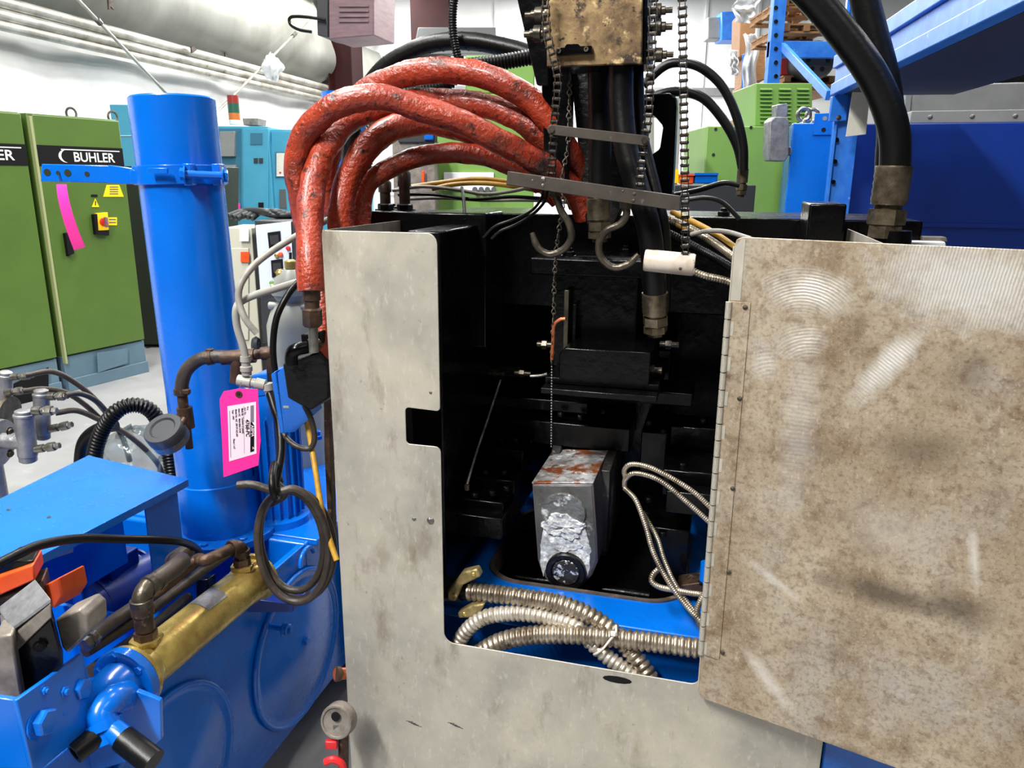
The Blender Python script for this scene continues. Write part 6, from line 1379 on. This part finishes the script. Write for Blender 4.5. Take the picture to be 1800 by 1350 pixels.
tag(MB().prism([at(x, y, 7.0) for x, y in rect(1372, 92, 1410, 132)], V((0, .4, 0))).build('red_crate', 'lamp_red', None, .01), 'dull red crate on the rack beside the dark motor', 'crate')
tag(MB().prism([at(x, y, 7.3) for x, y in rect(1378, 60, 1425, 92)], V((0, .4, 0))).build('carton', 'carton', None, .01), 'brown carton on the rack above the red crate', 'carton')
# tall wrapped stack left of the far upright
for (q, m, nm, lab) in ((((1302, 20), (1330, 15), (1325, 95), (1300, 100)), 'carton', 'carton', 'upper brown carton of the plastic wrapped stack'), (((1308, 100), (1345, 60), (1345, 140), (1306, 150)), 'wood', 'timber_crate', 'timber crate in the plastic wrapped stack'),
                        (((1302, 150), (1330, 146), (1330, 200), (1304, 205)), 'carton', 'carton', 'lower brown carton of the plastic wrapped stack'), (((1304, 95), (1316, 92), (1312, 168), (1302, 172)), 'blue_rack', 'blue_board', 'narrow blue board leaning in the wrapped stack')):
    Yq = 8.3 if m != 'blue_rack' else 8.1
    tag(MB().prism([at(x, y, Yq) for x, y in q], V((.05, .5 if m != 'blue_rack' else .04, 0))).build(nm, m, None, .01), lab, 'carton' if m == 'carton' else ('crate' if m == 'wood' else 'board'))
def filmsheet(label, x0, y0, x1, y1, Y, seed):
    b = MB(); b.grid(lambda a, c: at(x0 + (x1 - x0) * a + 10 * noise.noise(V((c * 3, seed, 0))), y0 + (y1 - y0) * c + 6 * noise.noise(V((a * 4, seed, 2))), Y + .12 * noise.noise(V((a * 4, c * 5, seed)))), 14, 20)
    o = b.build('plastic_film', 'film', None, fix=False, ang=80); md = o.modifiers.new('s', 'SOLIDIFY'); md.thickness = .002; tag(o, label, 'plastic film')
filmsheet('upper crumpled plastic film draped over the wrapped stack', 1290, -10, 1332, 40, 7.9, 1); filmsheet('lower plastic film hanging down the wrapped stack', 1306, 60, 1330, 205, 7.9, 5); filmsheet('torn plastic strip hanging left of the wrapped stack', 1283, 88, 1297, 132, 8.0, 9)
# boxes on the back wall
t = thing('wall_box', 'blue box with grey duct fixed high on the rear wall', 'box', at(1285, 70, 15)); pan(t, 'blue_case', rect(1268, 20, 1300, 70), 15, .5, 'blue_rack', .02); pan(t, 'grey_case', rect(1244, 30, 1267, 68), 15.1, .4, 'grey', .02)
t = cabinet('blue_bin', 'bright blue bin far back below the green cabinet', (1222, 306, 1262, 323), 4.0, .25, 'blue', 'bin', False); pan(t, 'rim', rect(1221, 304, 1263, 308), 3.99, .26, 'blue')
t = cabinet('orange_bin', 'small orange bin beside the bright blue bin', (1207, 308, 1220, 324), 4.0, .2, 'orange', 'bin', False); pan(t, 'rim', rect(1206, 306, 1221, 309), 3.99, .21, 'orange')
# bench carrying the bins
t = cabinet('work_bench', 'dark bench carrying the blue and orange bins', (1185, 325, 1330, 348), 3.9, .26, 'charcoal', 'bench')
# dark stored machine under the rack deck, right of the hose
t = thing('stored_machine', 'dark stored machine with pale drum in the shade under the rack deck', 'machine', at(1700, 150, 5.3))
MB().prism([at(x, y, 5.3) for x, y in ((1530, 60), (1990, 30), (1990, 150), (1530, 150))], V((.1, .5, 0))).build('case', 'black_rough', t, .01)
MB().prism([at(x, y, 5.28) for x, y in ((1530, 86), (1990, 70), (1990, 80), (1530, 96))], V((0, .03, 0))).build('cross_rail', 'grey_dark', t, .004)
a_ = at(1650, 142, 5.15); MB().lathe(a_, ZZ, [(0, .12), (.01, .13), (.1, .13), (.11, .11), (.11, 0)], 24).build('drum', 'valve_grey', t)
a_ = at(1738, 146, 5.15); MB().cyl(a_, a_ + ZZ * .16, .025, n=14).build('pipe', 'brass_cast', t)
MB().prism([at(x, y, 5.1) for x, y in ((1560, 118), (1588, 116), (1588, 160), (1560, 160))], V((0, .2, 0))).build('carton', 'carton', t, .006)
